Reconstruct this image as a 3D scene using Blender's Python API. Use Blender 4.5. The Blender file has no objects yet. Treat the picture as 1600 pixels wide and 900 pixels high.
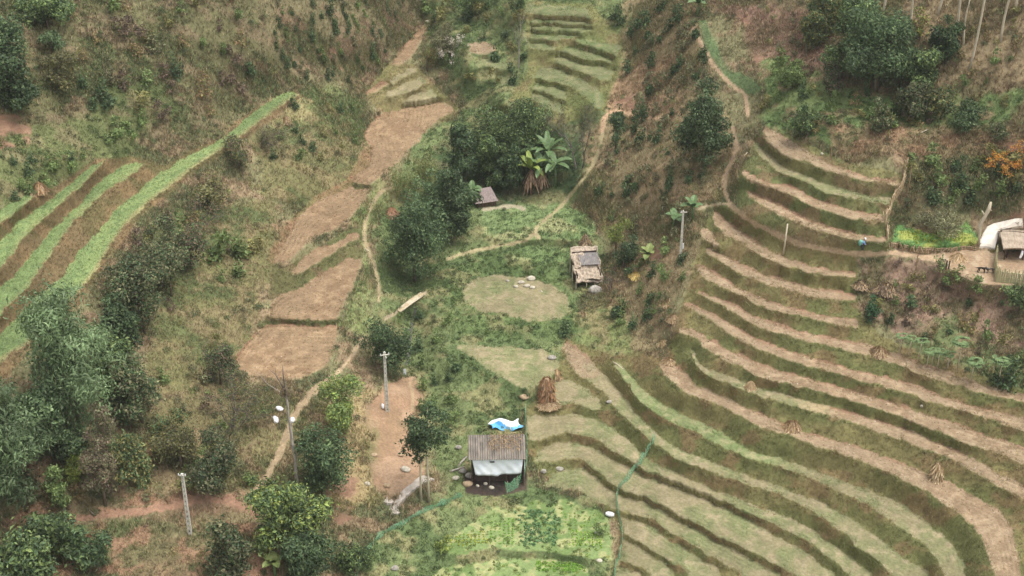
import bpy, bmesh, math, random
import numpy as np
from mathutils import Vector, Matrix, Euler

rng = np.random.default_rng(7)
random.seed(7)
R = math.radians
scene = bpy.context.scene
COL = scene.collection

# ------------------------------------------------------------------ camera, sky, sun, exposure
CAM_H, PITCH, FPX = 102.0, R(30.0), 2400.0          # metres above the lowest garden; focal length in px of a 1600 px wide frame
cam_d = bpy.data.cameras.new('camera')
cam_d.sensor_width = 36.0
cam_d.lens = 36.0 * FPX / 1600.0
cam_d.clip_start = 1.0
cam_d.clip_end = 5000.0
cam = bpy.data.objects.new('camera', cam_d)
cam.location = (0, 0, CAM_H)
cam.rotation_euler = (math.pi / 2 - PITCH, 0, 0)
COL.objects.link(cam)
scene.camera = cam

SUN_EL, SUN_AZ = R(70), R(105)                       # azimuth from +Y towards +X
world = bpy.data.worlds.new('World')
scene.world = world
world.use_nodes = True
wn, wl = world.node_tree.nodes, world.node_tree.links
wn.clear()
sky = wn.new('ShaderNodeTexSky')
sky.sky_type = 'NISHITA'
sky.sun_disc = False
sky.sun_elevation = SUN_EL
sky.sun_rotation = SUN_AZ
sky.dust_density = 4.0
hsv = wn.new('ShaderNodeHueSaturation')               # a clouded sky: most of the blue taken out
hsv.inputs['Saturation'].default_value = 0.2
bg = wn.new('ShaderNodeBackground')
bg.inputs['Strength'].default_value = 0.15
wo = wn.new('ShaderNodeOutputWorld')
wl.new(sky.outputs[0], hsv.inputs['Color'])
wl.new(hsv.outputs[0], bg.inputs['Color'])
wl.new(bg.outputs[0], wo.inputs['Surface'])

sun_d = bpy.data.lights.new('sun', 'SUN')
sun_d.energy = 1.1
sun_d.angle = R(32)
sun_d.color = (1.0, 0.96, 0.89)
sun = bpy.data.objects.new('sun', sun_d)
sd = Vector((math.sin(SUN_AZ) * math.cos(SUN_EL), math.cos(SUN_AZ) * math.cos(SUN_EL), math.sin(SUN_EL)))
sun.rotation_euler = sd.to_track_quat('Z', 'Y').to_euler()
COL.objects.link(sun)
sun.location = (0, 100, 200)
vs = scene.view_settings
vs.view_transform = 'Standard'
vs.look = 'None'
vs.exposure = 1.02
vs.gamma = 1.0
vs.use_curve_mapping = False
scene.cycles.max_bounces = 5
scene.cycles.diffuse_bounces = 3
scene.cycles.glossy_bounces = 2
scene.cycles.transparent_max_bounces = 12
scene.cycles.use_adaptive_sampling = True

# ------------------------------------------------------------------ small maths
CP, SP = math.cos(PITCH), math.sin(PITCH)
def ray(px, py):
    px = np.asarray(px, float); py = np.asarray(py, float)
    a = px - 800.0; b = 450.0 - py
    return a, FPX * CP + b * SP, -FPX * SP + b * CP
def unproject(px, py, z):
    dx, dy, dz = ray(px, py)
    t = (z - CAM_H) / dz
    return dx * t, dy * t, np.asarray(z, float) + 0 * t
def lattice(seed, n=256):
    return np.random.default_rng(seed).random((n, n))
_lat = {}
def vnoise(x, y, seed):
    if seed not in _lat: _lat[seed] = lattice(seed)
    L = _lat[seed]; n = L.shape[0]
    xi = np.floor(x).astype(int); yi = np.floor(y).astype(int)
    fx = x - xi; fy = y - yi
    fx = fx * fx * (3 - 2 * fx); fy = fy * fy * (3 - 2 * fy)
    a = L[xi % n, yi % n]; b = L[(xi + 1) % n, yi % n]; c = L[xi % n, (yi + 1) % n]; d = L[(xi + 1) % n, (yi + 1) % n]
    return (a * (1 - fx) + b * fx) * (1 - fy) + (c * (1 - fx) + d * fx) * fy
def fbm(x, y, seed, octs=4, gain=0.5):
    s = 0; amp = 1; tot = 0
    for k in range(octs):
        s = s + amp * vnoise(x * 2 ** k + 17.3 * k, y * 2 ** k - 9.1 * k, seed + k); tot += amp; amp *= gain
    return s / tot
def in_poly(X, Y, poly):
    P = np.asarray(poly, float)
    out = np.zeros(X.shape, bool)
    x0, x1, y0, y1 = P[:, 0].min(), P[:, 0].max(), P[:, 1].min(), P[:, 1].max()
    m = (X >= x0) & (X <= x1) & (Y >= y0) & (Y <= y1)
    xs = X[m]; ys = Y[m]; r = np.zeros(xs.shape, bool)
    for i in range(len(P)):
        ax, ay = P[i - 1]; bx, by = P[i]
        if ay == by: continue
        c = ((ay > ys) != (by > ys)) & (xs < (bx - ax) * (ys - ay) / (by - ay) + ax)
        r ^= c
    out[m] = r
    return out
def line_dist(X, Y, pts):
    """distance in px to a polyline and the running parameter 0..1 along it"""
    P = np.asarray(pts, float)
    d = np.full(X.shape, 1e9); u = np.zeros(X.shape)
    n = len(P) - 1
    for i in range(n):
        a = P[i, :2]; b = P[i + 1, :2]; ab = b - a
        t = np.clip(((X - a[0]) * ab[0] + (Y - a[1]) * ab[1]) / (ab @ ab), 0, 1)
        dd = np.hypot(X - a[0] - t * ab[0], Y - a[1] - t * ab[1])
        m = dd < d
        d[m] = dd[m]; u[m] = (i + t[m]) / n
    return d, u
def smooth_line(pts, n=4):
    P = np.asarray(pts, float)
    out = []
    for i in range(len(P) - 1):
        p0 = P[max(i - 1, 0)]; p1 = P[i]; p2 = P[i + 1]; p3 = P[min(i + 2, len(P) - 1)]
        for k in range(n):
            t = k / n
            out.append(0.5 * (2 * p1 + (p2 - p0) * t + (2 * p0 - 5 * p1 + 4 * p2 - p3) * t * t + (3 * p1 - p0 - 3 * p2 + p3) * t ** 3))
    out.append(P[-1])
    return np.array(out)
def srgb(r, g, b):
    c = np.array([r, g, b]) / 255.0
    return np.where(c <= 0.04045, c / 12.92, ((c + 0.055) / 1.055) ** 2.4)

# ------------------------------------------------------------------ the valley: terrace edges (inner edge, outer lip, elevation, cover)
T = []
def terrace(z, cover, upper, lower):
    lo = smooth_line(lower); lo[:, 1] += 1.8 if lo[:, 0].min() > 700 else 0.8
    T.append((z, cover, smooth_line(upper), lo))
SOIL, STUB, CROP = 'soil', 'stubble', 'crop'
# right-hand hillside, top to bottom
terrace(26.1, SOIL, [(1196,197),(1215,205),(1237,223),(1275,242),(1300,255),(1337,270),(1375,279),(1410,285)], [(1192,205),(1205,225),(1230,242),(1262,252),(1300,266),(1337,277),(1375,284),(1405,290)])
terrace(24.6, STUB, [(1180,222),(1190,228),(1200,240),(1225,258),(1250,270),(1275,281),(1312,294),(1350,303),(1392,310)], [(1180,232),(1190,246),(1200,253),(1232,272),(1262,285),(1287,297),(1325,307),(1390,318)])
terrace(23.5, SOIL, [(1160,262),(1185,277),(1205,285),(1225,287),(1250,296),(1275,309),(1312,321),(1350,331),(1385,337)], [(1158,272),(1185,290),(1212,295),(1237,305),(1262,317),(1300,330),(1337,340),(1385,347)])
terrace(21.9, SOIL, [(1166,298),(1182,303),(1200,311),(1225,322),(1250,337),(1287,351),(1325,361),(1385,369)], [(1168,306),(1182,314),(1200,325),(1225,337),(1250,349),(1287,361),(1325,370),(1385,377)])
terrace(18.1, SOIL, [(1115,330),(1122,332),(1150,355),(1175,372),(1200,388),(1237,405),(1275,416),(1312,422),(1337,425)], [(1112,337),(1120,349),(1135,365),(1162,382),(1200,404),(1237,415),(1275,425),(1312,430),(1335,432)])
terrace(17.4, SOIL, [(1096,357),(1106,357),(1118,370),(1124,382)], [(1094,364),(1104,374),(1112,381),(1121,386)])
terrace(16.5, SOIL, [(1104,388),(1112,389),(1132,397),(1162,414),(1200,429),(1230,437),(1260,445),(1282,450),(1312,455),(1340,461)], [(1104,393),(1114,399),(1132,410),(1162,427),(1200,444),(1222,450),(1250,457),(1287,465),(1335,471)])
terrace(15.2, SOIL, [(1088,413),(1096,414),(1112,422),(1137,437),(1157,450),(1200,468),(1237,480),(1287,491),(1340,497)], [(1088,419),(1096,428),(1112,440),(1135,450),(1162,463),(1200,481),(1250,492),(1300,504),(1342,510)])
terrace(14.0, SOIL, [(1092,455),(1100,457),(1125,465),(1150,477),(1175,490),(1200,501),(1250,516),(1300,527),(1355,540),(1390,548),(1425,562),(1460,574),(1500,588),(1540,601),(1600,617),(1700,640)], [(1090,458),(1105,464),(1125,474),(1150,489),(1170,502),(1200,515),(1250,528),(1300,539),(1337,550),(1375,559),(1425,577),(1475,595),(1525,609),(1560,618),(1600,628),(1700,654)])
terrace(12.8, SOIL, [(1068,473),(1076,475),(1100,482),(1125,495),(1145,507),(1170,522),(1200,536),(1250,552),(1300,567),(1350,581),(1400,592),(1450,610),(1500,627),(1550,640),(1600,652),(1700,680)], [(1068,477),(1080,482),(1100,491),(1122,506),(1150,527),(1175,540),(1200,550),(1250,565),(1300,580),(1350,595),(1400,607),(1437,620),(1475,632),(1525,647),(1600,672),(1700,704)])
terrace(11.6, SOIL, [(1062,511),(1072,511),(1087,514),(1112,530),(1137,545),(1170,560),(1200,571),(1250,586),(1300,600),(1350,615),(1400,630),(1450,647),(1500,662),(1545,680),(1600,700),(1700,745)], [(1062,517),(1074,521),(1087,528),(1107,547),(1132,560),(1162,575),(1200,590),(1250,602),(1300,616),(1350,630),(1387,642),(1425,657),(1470,674),(1510,690),(1550,704),(1600,724),(1700,775)])
terrace(10.4, STUB, [(1080,545),(1084,549),(1100,571),(1125,584),(1150,592),(1175,600),(1200,610),(1250,622),(1300,636)], [(1077,549),(1082,556),(1097,578),(1120,591),(1150,603),(1175,613),(1200,621),(1250,635),(1300,648)])
terrace(10.38, SOIL, [(1296,635),(1300,636),(1350,650),(1400,665),(1425,674),(1475,695),(1512,712),(1550,735),(1600,760),(1700,820)], [(1296,647),(1300,648),(1345,662),(1380,675),(1420,690),(1462,706),(1500,723),(1537,743),(1562,760),(1600,780),(1700,850)])
terrace(8.8, SOIL, [(1032,565),(1040,567),(1060,575),(1075,585),(1085,597),(1112,610),(1137,622),(1162,635),(1200,650),(1230,662),(1260,674),(1300,685),(1350,699),(1387,715),(1425,729),(1450,741),(1487,754),(1512,770),(1550,789),(1570,804),(1581,827),(1590,862),(1597,900),(1600,1000)], [(1030,571),(1038,584),(1055,598),(1070,611),(1100,622),(1130,635),(1155,647),(1175,660),(1200,669),(1225,677),(1262,690),(1300,702),(1350,720),(1387,737),(1425,753),(1450,767),(1470,783),(1500,802),(1520,822),(1535,847),(1545,875),(1553,900),(1560,1000)])
terrace(6.6, 'grassy', [(962,564),(970,568),(990,590),(1012,615),(1040,632),(1065,647),(1095,658),(1122,671),(1145,688),(1162,699),(1200,712),(1237,722),(1270,736),(1295,743)], [(958,570),(966,578),(980,598),(1002,626),(1025,643),(1050,658),(1087,674),(1120,692),(1150,706),(1200,723),(1237,735),(1275,750),(1290,757)])
terrace(6.58, STUB, [(1288,741),(1295,743),(1325,755),(1362,767),(1387,778),(1420,795),(1445,812),(1462,829),(1480,845),(1498,866),(1510,900),(1525,1000)], [(1282,753),(1290,757),(1312,767),(1350,783),(1375,802),(1405,822),(1432,840),(1452,857),(1465,875),(1472,900),(1490,1000)])
terrace(5.1, SOIL, [(886,534),(893,537),(910,550),(935,575),(945,587)], [(879,541),(883,550),(889,564),(896,577),(910,585),(922,592)])
terrace(5.08, STUB, [(942,583),(955,597),(970,615),(990,638),(1010,658),(1028,678),(1050,695),(1087,712),(1125,727),(1162,742),(1200,754),(1237,767),(1270,780),(1307,797),(1337,815),(1362,832),(1390,853),(1417,875),(1440,889),(1455,902),(1500,1000)], [(918,590),(940,610),(960,633),(985,658),(1005,677),(1030,697),(1062,715),(1100,731),(1137,745),(1162,753),(1200,766),(1230,777),(1262,792),(1287,810),(1320,831),(1342,854),(1370,872),(1387,888),(1395,902),(1430,1000)])
terrace(3.6, STUB, [(822,647),(850,647),(887,647),(925,653),(955,667),(972,678),(990,694),(1007,711),(1025,724),(1050,733),(1075,746),(1112,762),(1150,777),(1175,789),(1200,797),(1230,808),(1262,825),(1295,845),(1325,867),(1350,886),(1365,902),(1410,1000)], [(823,688),(845,685),(875,677),(905,677),(925,683),(950,697),(975,712),(997,729),(1025,741),(1062,755),(1100,771),(1137,786),(1162,799),(1200,812),(1237,830),(1270,850),(1295,870),(1317,890),(1330,903),(1370,1000)])
terrace(2.7, STUB, [(840,703),(850,698),(875,691),(900,691),(925,698),(945,711),(975,726),(995,738),(1025,750),(1062,763),(1100,778),(1137,795),(1175,816),(1200,830),(1230,846),(1262,866),(1290,888),(1308,904),(1340,1000)], [(833,719),(862,721),(887,716),(912,720),(930,732),(950,751),(970,762),(995,772),(1025,785),(1050,797),(1075,810),(1100,824),(1125,837),(1162,855),(1200,872),(1240,897),(1260,910),(1290,1000)])
terrace(1.9, STUB, [(864,740),(880,734),(905,731),(925,740),(940,755),(957,768),(980,776),(1000,783),(1025,794),(1050,807),(1080,823),(1112,841),(1150,861),(1175,875),(1200,889),(1220,902),(1250,1000)], [(846,758),(875,761),(900,765),(925,775),(940,784),(957,792),(980,799),(1012,808),(1037,822),(1062,837),(1087,852),(1112,867),(1137,884),(1160,899),(1200,1000)])
terrace(1.2, STUB, [(972,807),(1000,815),(1025,828),(1050,845),(1075,860),(1100,877),(1127,897),(1160,1000)], [(976,831),(1000,845),(1025,861),(1050,877),(1073,897),(1110,1000)])
terrace(0.6, STUB, [(974,842),(1000,856),(1025,873),(1050,891),(1090,1000)], [(970,875),(990,882),(1012,897),(1040,1000)])
terrace(0.0, STUB, [(968,884),(990,893),(1005,905),(1030,1000)], [(950,910),(960,920),(975,940),(985,1000)])
# far end of the valley
terrace(23.8, 'grassy', [(827,4),(850,6),(880,9),(918,14)], [(819,20),(850,22),(875,24),(922,26)])
terrace(22.9, 'grassy', [(824,30),(850,31),(875,33),(922,35)], [(824,35),(850,36),(875,38),(927,39)])
terrace(22.2, 'grassy', [(826,41),(850,42),(875,43),(927,44)], [(825,45),(850,46),(875,48),(907,49)])
terrace(21.4, 'grassy', [(829,52),(850,53),(875,55),(905,55)], [(829,60),(850,61),(870,61),(893,60)])
terrace(20.6, 'grassy', [(828,67),(845,69),(860,71),(872,72)], [(826,72),(840,75),(855,77),(866,77)])
terrace(21.3, 'grassy', [(906,58),(925,62),(945,67),(972,74)], [(896,65),(925,72),(945,79),(963,86)])
terrace(20.3, 'grassy', [(885,73),(900,76),(928,84),(955,92)], [(869,80),(900,87),(925,92),(957,97)])
terrace(19.3, 'grassy', [(868,88),(885,92),(915,101),(940,105),(960,107)], [(868,97),(885,103),(905,110),(935,120),(955,126)])
terrace(18.3, 'grassy', [(842,104),(858,104),(875,109),(895,119),(920,130),(935,143),(944,160)], [(832,119),(862,126),(890,134),(905,142),(922,155),(935,170)])
terrace(17.4, 'grassy', [(836,129),(850,132),(866,137),(885,143)], [(832,136),(850,143),(862,148),(884,156)])
terrace(16.7, 'grassy', [(834,145),(848,149),(860,155),(880,163)], [(830,153),(840,158),(852,165),(878,178)])
terrace(16.0, 'grassy', [(830,164),(845,172),(860,181)], [(822,172),(840,183),(856,190)])
terrace(17.5, 'grassy', [(790,157),(800,158),(818,162)], [(788,168),(800,174),(815,180)])
terrace(18.9, SOIL, [(733,66),(750,65),(774,69)], [(732,78),(752,81),(777,80)])
terrace(17.2, 'grassy', [(772,117),(785,118),(801,122)], [(774,127),(787,131),(800,133)])
terrace(18.2, 'grassy', [(745,95),(765,93),(800,98)], [(742,104),(768,105),(801,108)])
# left-hand bare fields
terrace(16.0, 'redsoil', [(664,42),(655,47),(640,62),(622,84),(611,101)], [(671,44),(660,60),(650,78),(640,91),(616,103)])
terrace(15.2, STUB, [(648,105),(635,109),(620,116),(610,124)], [(650,113),(638,117),(625,122),(611,129)])
terrace(14.8, 'redsoil', [(605,125),(594,130),(580,137),(570,146)], [(607,131),(598,137),(588,142),(575,149)])
terrace(14.4, STUB, [(655,121),(640,127),(625,133),(604,145)], [(667,127),(646,140),(625,149),(601,152)])
terrace(13.6, STUB, [(672,137),(655,145),(640,151),(630,160)], [(687,151),(670,159),(650,163),(631,162)])
terrace(12.6, 'redsoil', [(600,176),(585,185),(573,200),(568,215),(580,228),(581,250),(570,264),(553,277),(547,285)], [(688,157),(711,171),(690,183),(670,202),(650,222),(632,240),(612,260),(590,280),(575,289)])
terrace(12.0, 'redsoil', [(546,292),(534,300),(510,308),(492,316),(467,336),(452,360),(440,382),(430,402),(429,410)], [(579,293),(572,304),(562,322),(550,336),(527,356),(505,367),(486,375),(463,397),(447,410)])
terrace(11.0, 'redsoil', [(560,361),(545,367),(517,381),(495,389),(475,403),(456,420)], [(563,372),(545,379),(520,396),(492,413),(472,425),(456,427)])
terrace(9.9, 'redsoil', [(560,402),(540,406),(520,416),(498,427),(472,447),(450,456),(430,470),(421,486),(421,498)], [(565,409),(557,436),(548,452),(538,472),(530,488),(525,499)])
terrace(9.2, 'redsoil', [(525,509),(490,508),(450,507),(413,509),(396,524),(378,545),(364,566)], [(526,525),(521,548),(511,568),(484,585),(450,593),(405,590),(380,586)])
# left-hand green terraces
terrace(20.0, CROP, [(455,141),(430,152),(400,174),(360,205),(325,229),(275,254),(245,275),(212,303),(175,336),(150,365),(120,398),(95,432),(77,450),(50,471),(25,498),(0,521),(-60,570)], [(468,146),(432,170),(397,197),(350,230),(300,263),(250,302),(225,322),(200,346),(175,380),(150,420),(120,458),(90,490),(55,523),(37,540),(0,562),(-60,605)])
terrace(21.8, CROP, [(212,250),(200,255),(175,271),(150,289),(125,317),(100,341),(75,366),(50,395),(25,425),(0,449),(-60,510)], [(222,257),(200,275),(175,293),(150,311),(125,333),(100,365),(87,385),(62,420),(42,448),(20,471),(0,489),(-60,545)])
terrace(23.6, CROP, [(152,254),(125,275),(107,290),(92,303),(55,326),(25,352),(0,378),(-60,435)], [(180,240),(160,253),(135,282),(107,305),(87,327),(60,346),(37,368),(20,395),(0,418),(-60,480)])
terrace(25.3, CROP, [(45,300),(25,314),(0,326),(-60,370)], [(50,309),(25,332),(0,347),(-60,400)])
# valley floor
terrace(6.6, STUB, [(722,452),(735,440),(760,431),(800,430),(850,440),(885,462)], [(724,466),(745,481),(790,491),(830,498),(870,498),(890,484)])
terrace(5.6, STUB, [(714,538),(730,539),(760,540),(800,541),(845,546),(860,556),(876,570)], [(714,541),(740,557),(770,580),(800,597),(822,606),(845,600),(862,588)])
terrace(4.5, STUB, [(868,592),(885,592),(905,601),(925,613),(940,632)], [(845,628),(860,630),(880,629),(905,632),(938,640)])
terrace(8.7, 'lush', [(752,328),(800,322),(850,318),(890,322),(930,345)], [(752,362),(790,374),(850,372),(900,376),(930,362)])
terrace(7.8, 'lush', [(800,390),(830,384),(870,386),(893,388)], [(795,405),(830,408),(870,408),(893,404)])
terrace(1.2, 'garden', [(748,806),(775,792),(800,798),(830,782),(858,788),(880,780),(905,792),(930,794),(950,808)], [(688,858),(720,866),(760,855),(800,858),(860,862),(920,871),(956,874)])
terrace(0.4, 'garden', [(690,885),(760,878),(800,872),(860,874),(915,884)], [(640,960),(700,960),(800,960),(900,960),(940,960)])
# yards
terrace(20.5, 'dirt', [(1400,388),(1450,395),(1500,388),(1530,390),(1600,392),(1700,395)], [(1400,397),(1450,405),(1490,425),(1530,440),(1600,446),(1700,450)])
terrace(21.5, 'herb', [(1400,350),(1424,358),(1460,362),(1510,350),(1526,372)], [(1391,376),(1420,384),(1460,386),(1500,384),(1522,384)])

PTS = """0 -300 58;400 -300 50;800 -300 40;1200 -300 52;1600 -300 60;-250 0 47;1850 0 45;-250 300 34;1850 400 27;1850 650 21;1850 900 14;-250 600 24;-250 900 12;0 1100 4;400 1100 1;800 1100 -4;1200 1100 -4;1600 1100 4;1850 1100 10
0 0 40;100 0 38;200 0 36.5;300 0 34.5;400 0 32;500 0 28.5;580 0 25;640 0 20.5;680 0 20;740 0 21;790 0 23;0 100 35;100 100 33;200 100 31;300 100 28;400 100 25;480 90 22.5;550 70 21.5;600 60 19.5;0 200 30;100 200 27.5;200 200 25;300 180 23.3;400 150 21;520 130 18.2;560 150 16;0 280 27.5;100 260 26;520 180 16;540 230 14;500 200 16.5;450 200 18;400 240 17.5;350 280 17.5;450 280 15.2;500 270 14.3;300 330 17;380 340 15;420 370 13.2;250 380 17.5;330 420 13.6;400 430 12;200 450 17;280 480 13.8;350 500 11.6;140 540 17;240 560 13;320 560 11;100 620 15.5;200 640 12;300 640 10;380 620 9;0 660 16.5;50 720 13.5;150 720 11;250 720 9.8;350 700 8.8;0 780 11;60 812 9.6;150 804 9;240 798 8.8;330 782 8.6;390 795 8;430 700 8.2;400 760 8;455 655 8.2;485 615 8.3;510 590 8.2;545 560 8;568 523 7.8;600 505 7.2;620 488 7;660 462 6.9;590 450 8.8;580 400 9.8;572 365 10.3;585 320 10.8;610 292 11.2;640 260 11.6;680 210 12.2;715 180 13;700 130 14.6;690 90 16;690 50 18;740 60 18.5;780 40 20.5;760 110 16.5;800 110 17.5;800 140 17;740 150 14.5;780 190 14;820 215 13;760 250 11;700 280 10;720 330 9;680 360 8;650 430 5;640 500 4.4;636 560 3.9;650 600 3.3;680 660 2.8;700 700 2.5;715 740 2.3;700 400 7.5;760 388 7.8;690 440 7;700 500 6;680 540 5.4;720 580 4.8;760 620 4;800 640 3.6;700 620 4
604 640 5.6;625 610 5.8;580 600 6.4;600 690 5.2;560 690 6;610 750 4.4;640 766 3.9;612 803 3;670 748 3.9;540 650 7;520 700 7;500 780 6;550 800 4.6;450 800 6.8;460 860 5.4;400 860 6.5;330 850 7;250 840 7.8;290 830 7.8;100 870 8;0 900 7.6;200 900 7;400 900 5.6;560 860 2.8;600 840 2.4;660 820 1.9;560 900 1.6;620 890 .9;690 800 2;740 780 2;775 742 2.5;820 740 2.4;820 700 2.9;740 700 2.9;775 665 3.6;830 770 1.7
870 330 9.6;905 285 12.2;930 245 14.2;942 205 16.2;955 178 17.6;1000 182 18.6;880 270 11.6;880 230 13;900 190 15.4;1000 230 17.2;1000 290 14.8;1000 350 12;960 330 11;950 400 8.6;920 440 7.4;905 390 8.2;1010 420 11.5;980 460 8.8;950 520 6.4;1010 500 9;1030 530 8.8;990 550 7.6;1050 460 12.6;1060 400 14.5;1070 350 16.8;1060 290 18.4;1060 220 20.8;1060 150 23;1000 120 21;1000 50 24.2;1050 70 26;1000 0 26;940 0 24.6;980 100 20.5;960 140 18.6;1140 310 20;1130 322 19.95;1150 337 19.95;1175 352 19.9;1200 362 19.9;1250 382 19.9;1300 393 19.9;1340 398 19.9;1380 397 20.1;1143 265 21.6;1145 220 23.4;1165 160 25.8;1130 110 27.6;1090 45 29.6;1080 0 30.5;1110 250 21.2;1120 180 24.4;1180 190 26;1190 130 28.6;1150 60 29.8;1200 0 34;1250 100 31;1250 180 28.4;1300 210 28.2;1400 245 28;1300 0 37;1350 130 31.4;1420 180 29.6;1420 265 26.8;1430 300 24.8;1400 60 36;1500 0 39.5;1600 0 41;1500 120 33.2;1600 120 34.6;1520 220 28.2;1600 230 29;1500 300 24.6;1560 320 24;1600 330 24.4;1450 340 22.7;1540 355 21.4
1350 420 18.6;1360 470 16.6;1400 420 19.2;1450 430 19;1500 460 18;1560 470 18.2;1600 480 18.4;1400 480 16.6;1450 520 15.8;1500 540 15.4;1560 560 15.2;1600 580 15.4;1380 530 14.6""".replace('\n', ';')
PTS = [tuple(float(v) for v in p.split()) for p in PTS.split(';')]

def build_heights():
    gx = np.concatenate([np.linspace(-620, -130, 22)[:-1], np.arange(-130, 1731, 2.0), np.linspace(1730, 2250, 22)[1:]])
    gy = np.concatenate([np.linspace(-420, -110, 18)[:-1], np.arange(-110, 981, 2.0), np.linspace(980, 1500, 18)[1:]])
    X, Y = np.meshgrid(gx, gy)
    c = list(PTS)
    for z, cov, up, lo in T:
        for L in (up, lo):
            for p in L[::6]: c.append((p[0], p[1], z))
    c = np.array(c)
    S = 200.0
    P = c[:, :2] / S
    def K(d2): return 0.5 * d2 * np.log(d2 + 1e-12)
    n = len(P)
    A = np.zeros((n + 3, n + 3))
    A[:n, :n] = K(((P[:, None] - P[None]) ** 2).sum(-1)) + np.eye(n) * 0.004
    A[:n, n] = 1; A[:n, n + 1:] = P; A[n, :n] = 1; A[n + 1:, :n] = P.T
    w = np.linalg.solve(A, np.concatenate([c[:, 2], [0, 0, 0]]))
    # evaluated on a coarse lattice of the grid then interpolated
    cx = np.linspace(gx[0], gx[-1], 360); cy = np.linspace(gy[0], gy[-1], 240)
    CX, CY = np.meshgrid(cx, cy)
    Z = w[n] + w[n + 1] * CX / S + w[n + 2] * CY / S
    for i in range(n):
        Z += w[i] * K((CX / S - P[i, 0]) ** 2 + (CY / S - P[i, 1]) ** 2)
    fx = np.interp(gx, cx, np.arange(len(cx))); fy = np.interp(gy, cy, np.arange(len(cy)))
    xi = np.minimum(fx.astype(int), len(cx) - 2); yi = np.minimum(fy.astype(int), len(cy) - 2)
    tx = (fx - xi)[None]; ty = (fy - yi)[:, None]
    base = (Z[np.ix_(yi, xi)] * (1 - tx) + Z[np.ix_(yi, xi + 1)] * tx) * (1 - ty) + (Z[np.ix_(yi + 1, xi)] * (1 - tx) + Z[np.ix_(yi + 1, xi + 1)] * tx) * ty
    # flats are held at their level, the banks between them relax
    wx = X + (fbm(X / 14, Y / 14, 11, 3) - .5) * 8 + (vnoise(X / 4, Y / 4, 51) - .5) * 3
    wy = Y + (fbm(X / 14, Y / 14, 21, 3) - .5) * 8 + (vnoise(X / 4, Y / 4, 53) - .5) * 2.5
    fixed = np.zeros(X.shape, bool); res = np.zeros(X.shape)
    cover = np.full(X.shape, -1)
    for k, (z, cov, up, lo) in enumerate(T):
        m = in_poly(wx, wy, np.concatenate([up, lo[::-1]]))
        fixed |= m; res[m] = z - base[m]; cover[m] = k
    free = ~fixed
    for it in range(260):
        s = np.zeros_like(res)
        s[1:-1, 1:-1] = (res[:-2, 1:-1] + res[2:, 1:-1] + res[1:-1, :-2] + res[1:-1, 2:]) * 0.2497
        res[free] = s[free]
    H = base + res
    return gx, gy, X, Y, H, cover, wx, wy
GX, GY, PX, PY, HZ, TCOV, WPX, WPY = build_heights()

# ------------------------------------------------------------------ ground points in metres, kept a true height field
def ground_points():
    x, y, z = unproject(PX, PY, HZ)
    dx, dy, dz = ray(PX, PY)
    yy = y[::-1].copy()                               # bottom row first
    for i in range(1, yy.shape[0]):
        yy[i] = np.maximum(yy[i], yy[i - 1] + 0.006)
    y = yy[::-1]
    t = y / dy
    return dx * t, y, CAM_H + dz * t
WX, WY, WZ = ground_points()
SC = FPX / np.sqrt(WX ** 2 + WY ** 2 + (WZ - CAM_H) ** 2)   # px of the 1600 px frame per metre

# ------------------------------------------------------------------ what covers the ground
WILD, RISER, SOILC, STUBC, CROPC, LUSH, DIRT, GARDEN, HERB, DRY = range(10)
cls = np.full(PX.shape, WILD)
Uc, Vc = WX, WY * 1.0 + WZ * 0.9                       # metric coordinates that also run up steep banks
n1 = fbm(Uc / 5.5, Vc / 5.5, 101, 4); n2 = fbm(Uc / 2.1, Vc / 2.1, 131, 4); n3 = fbm(Uc / 0.7, Vc / 0.7, 161, 3); n4 = fbm(Uc / 11, Vc / 11, 191, 3)
def sm(a, lo, hi):
    t = np.clip((a - lo) / (hi - lo), 0, 1); return t * t * (3 - 2 * t)
def mix3(c0, c1, c2, a, b):
    return (c0 * (1 - a[..., None]) + c1 * a[..., None]) * (1 - b[..., None]) + c2 * b[..., None]
base_col = mix3(srgb(120,114,80), srgb(96,100,66), srgb(136,114,88), sm(n1, .4, .62), sm(n2, .48, .66))
alb = base_col.copy()
ZX = PX + (fbm(PX / 60, PY / 60, 301, 4) - .5) * 70
ZY = PY + (fbm(PX / 60, PY / 60, 331, 4) - .5) * 50
ZW = [(ZX, ZY)] + [(ZX + (fbm(PX / 22, PY / 22, 401 + 40 * k, 3) - .5) * 46, ZY + (fbm(PX / 22, PY / 22, 421 + 40 * k, 3) - .5) * 36) for k in range(3)]
def zone(poly, c0, c1, c2, k=None, warp=True, a=(.42, .6), b=(.5, .66)):
    c = mix3(srgb(*c0), srgb(*c1), srgb(*c2), sm(n1, *a), sm(n2, *b))
    if warp:                                             # neighbouring covers grow into each other
        w = sum(in_poly(x, y, poly).astype(float) for x, y in ZW) / len(ZW)
        w = np.clip(w * 1.2 - .1 + (n2 - .5) * .5 * (w > 0) * (w < 1), 0, 1)
    else:
        w = sum(in_poly(PX + (x - PX) * q, PY + (y - PY) * q, poly).astype(float) for (x, y), q in zip(ZW, (.2, .3, .25, .15))) / 4
    alb[:] = alb * (1 - w[..., None]) + c * w[..., None]
    m = w > .5
    if k is not None: cls[m] = k
    return m
zone([(-650,-450),(640,-450),(640,30),(560,140),(455,135),(330,220),(230,240),(110,260),(0,310),(-650,600)], (100,96,64), (82,90,54), (112,98,72))
zone([(380,-450),(660,-450),(640,40),(610,95),(560,150),(470,110),(400,60)], (116,106,76), (96,98,62), (128,106,82))
zone([(0,230),(230,130),(280,180),(190,240),(120,270),(0,330)], (100,104,62), (86,94,54), (116,108,74), LUSH)
zone([(470,130),(570,160),(560,240),(480,270),(420,250),(420,180)], (112,118,72), (92,108,62), (140,130,88))
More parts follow.
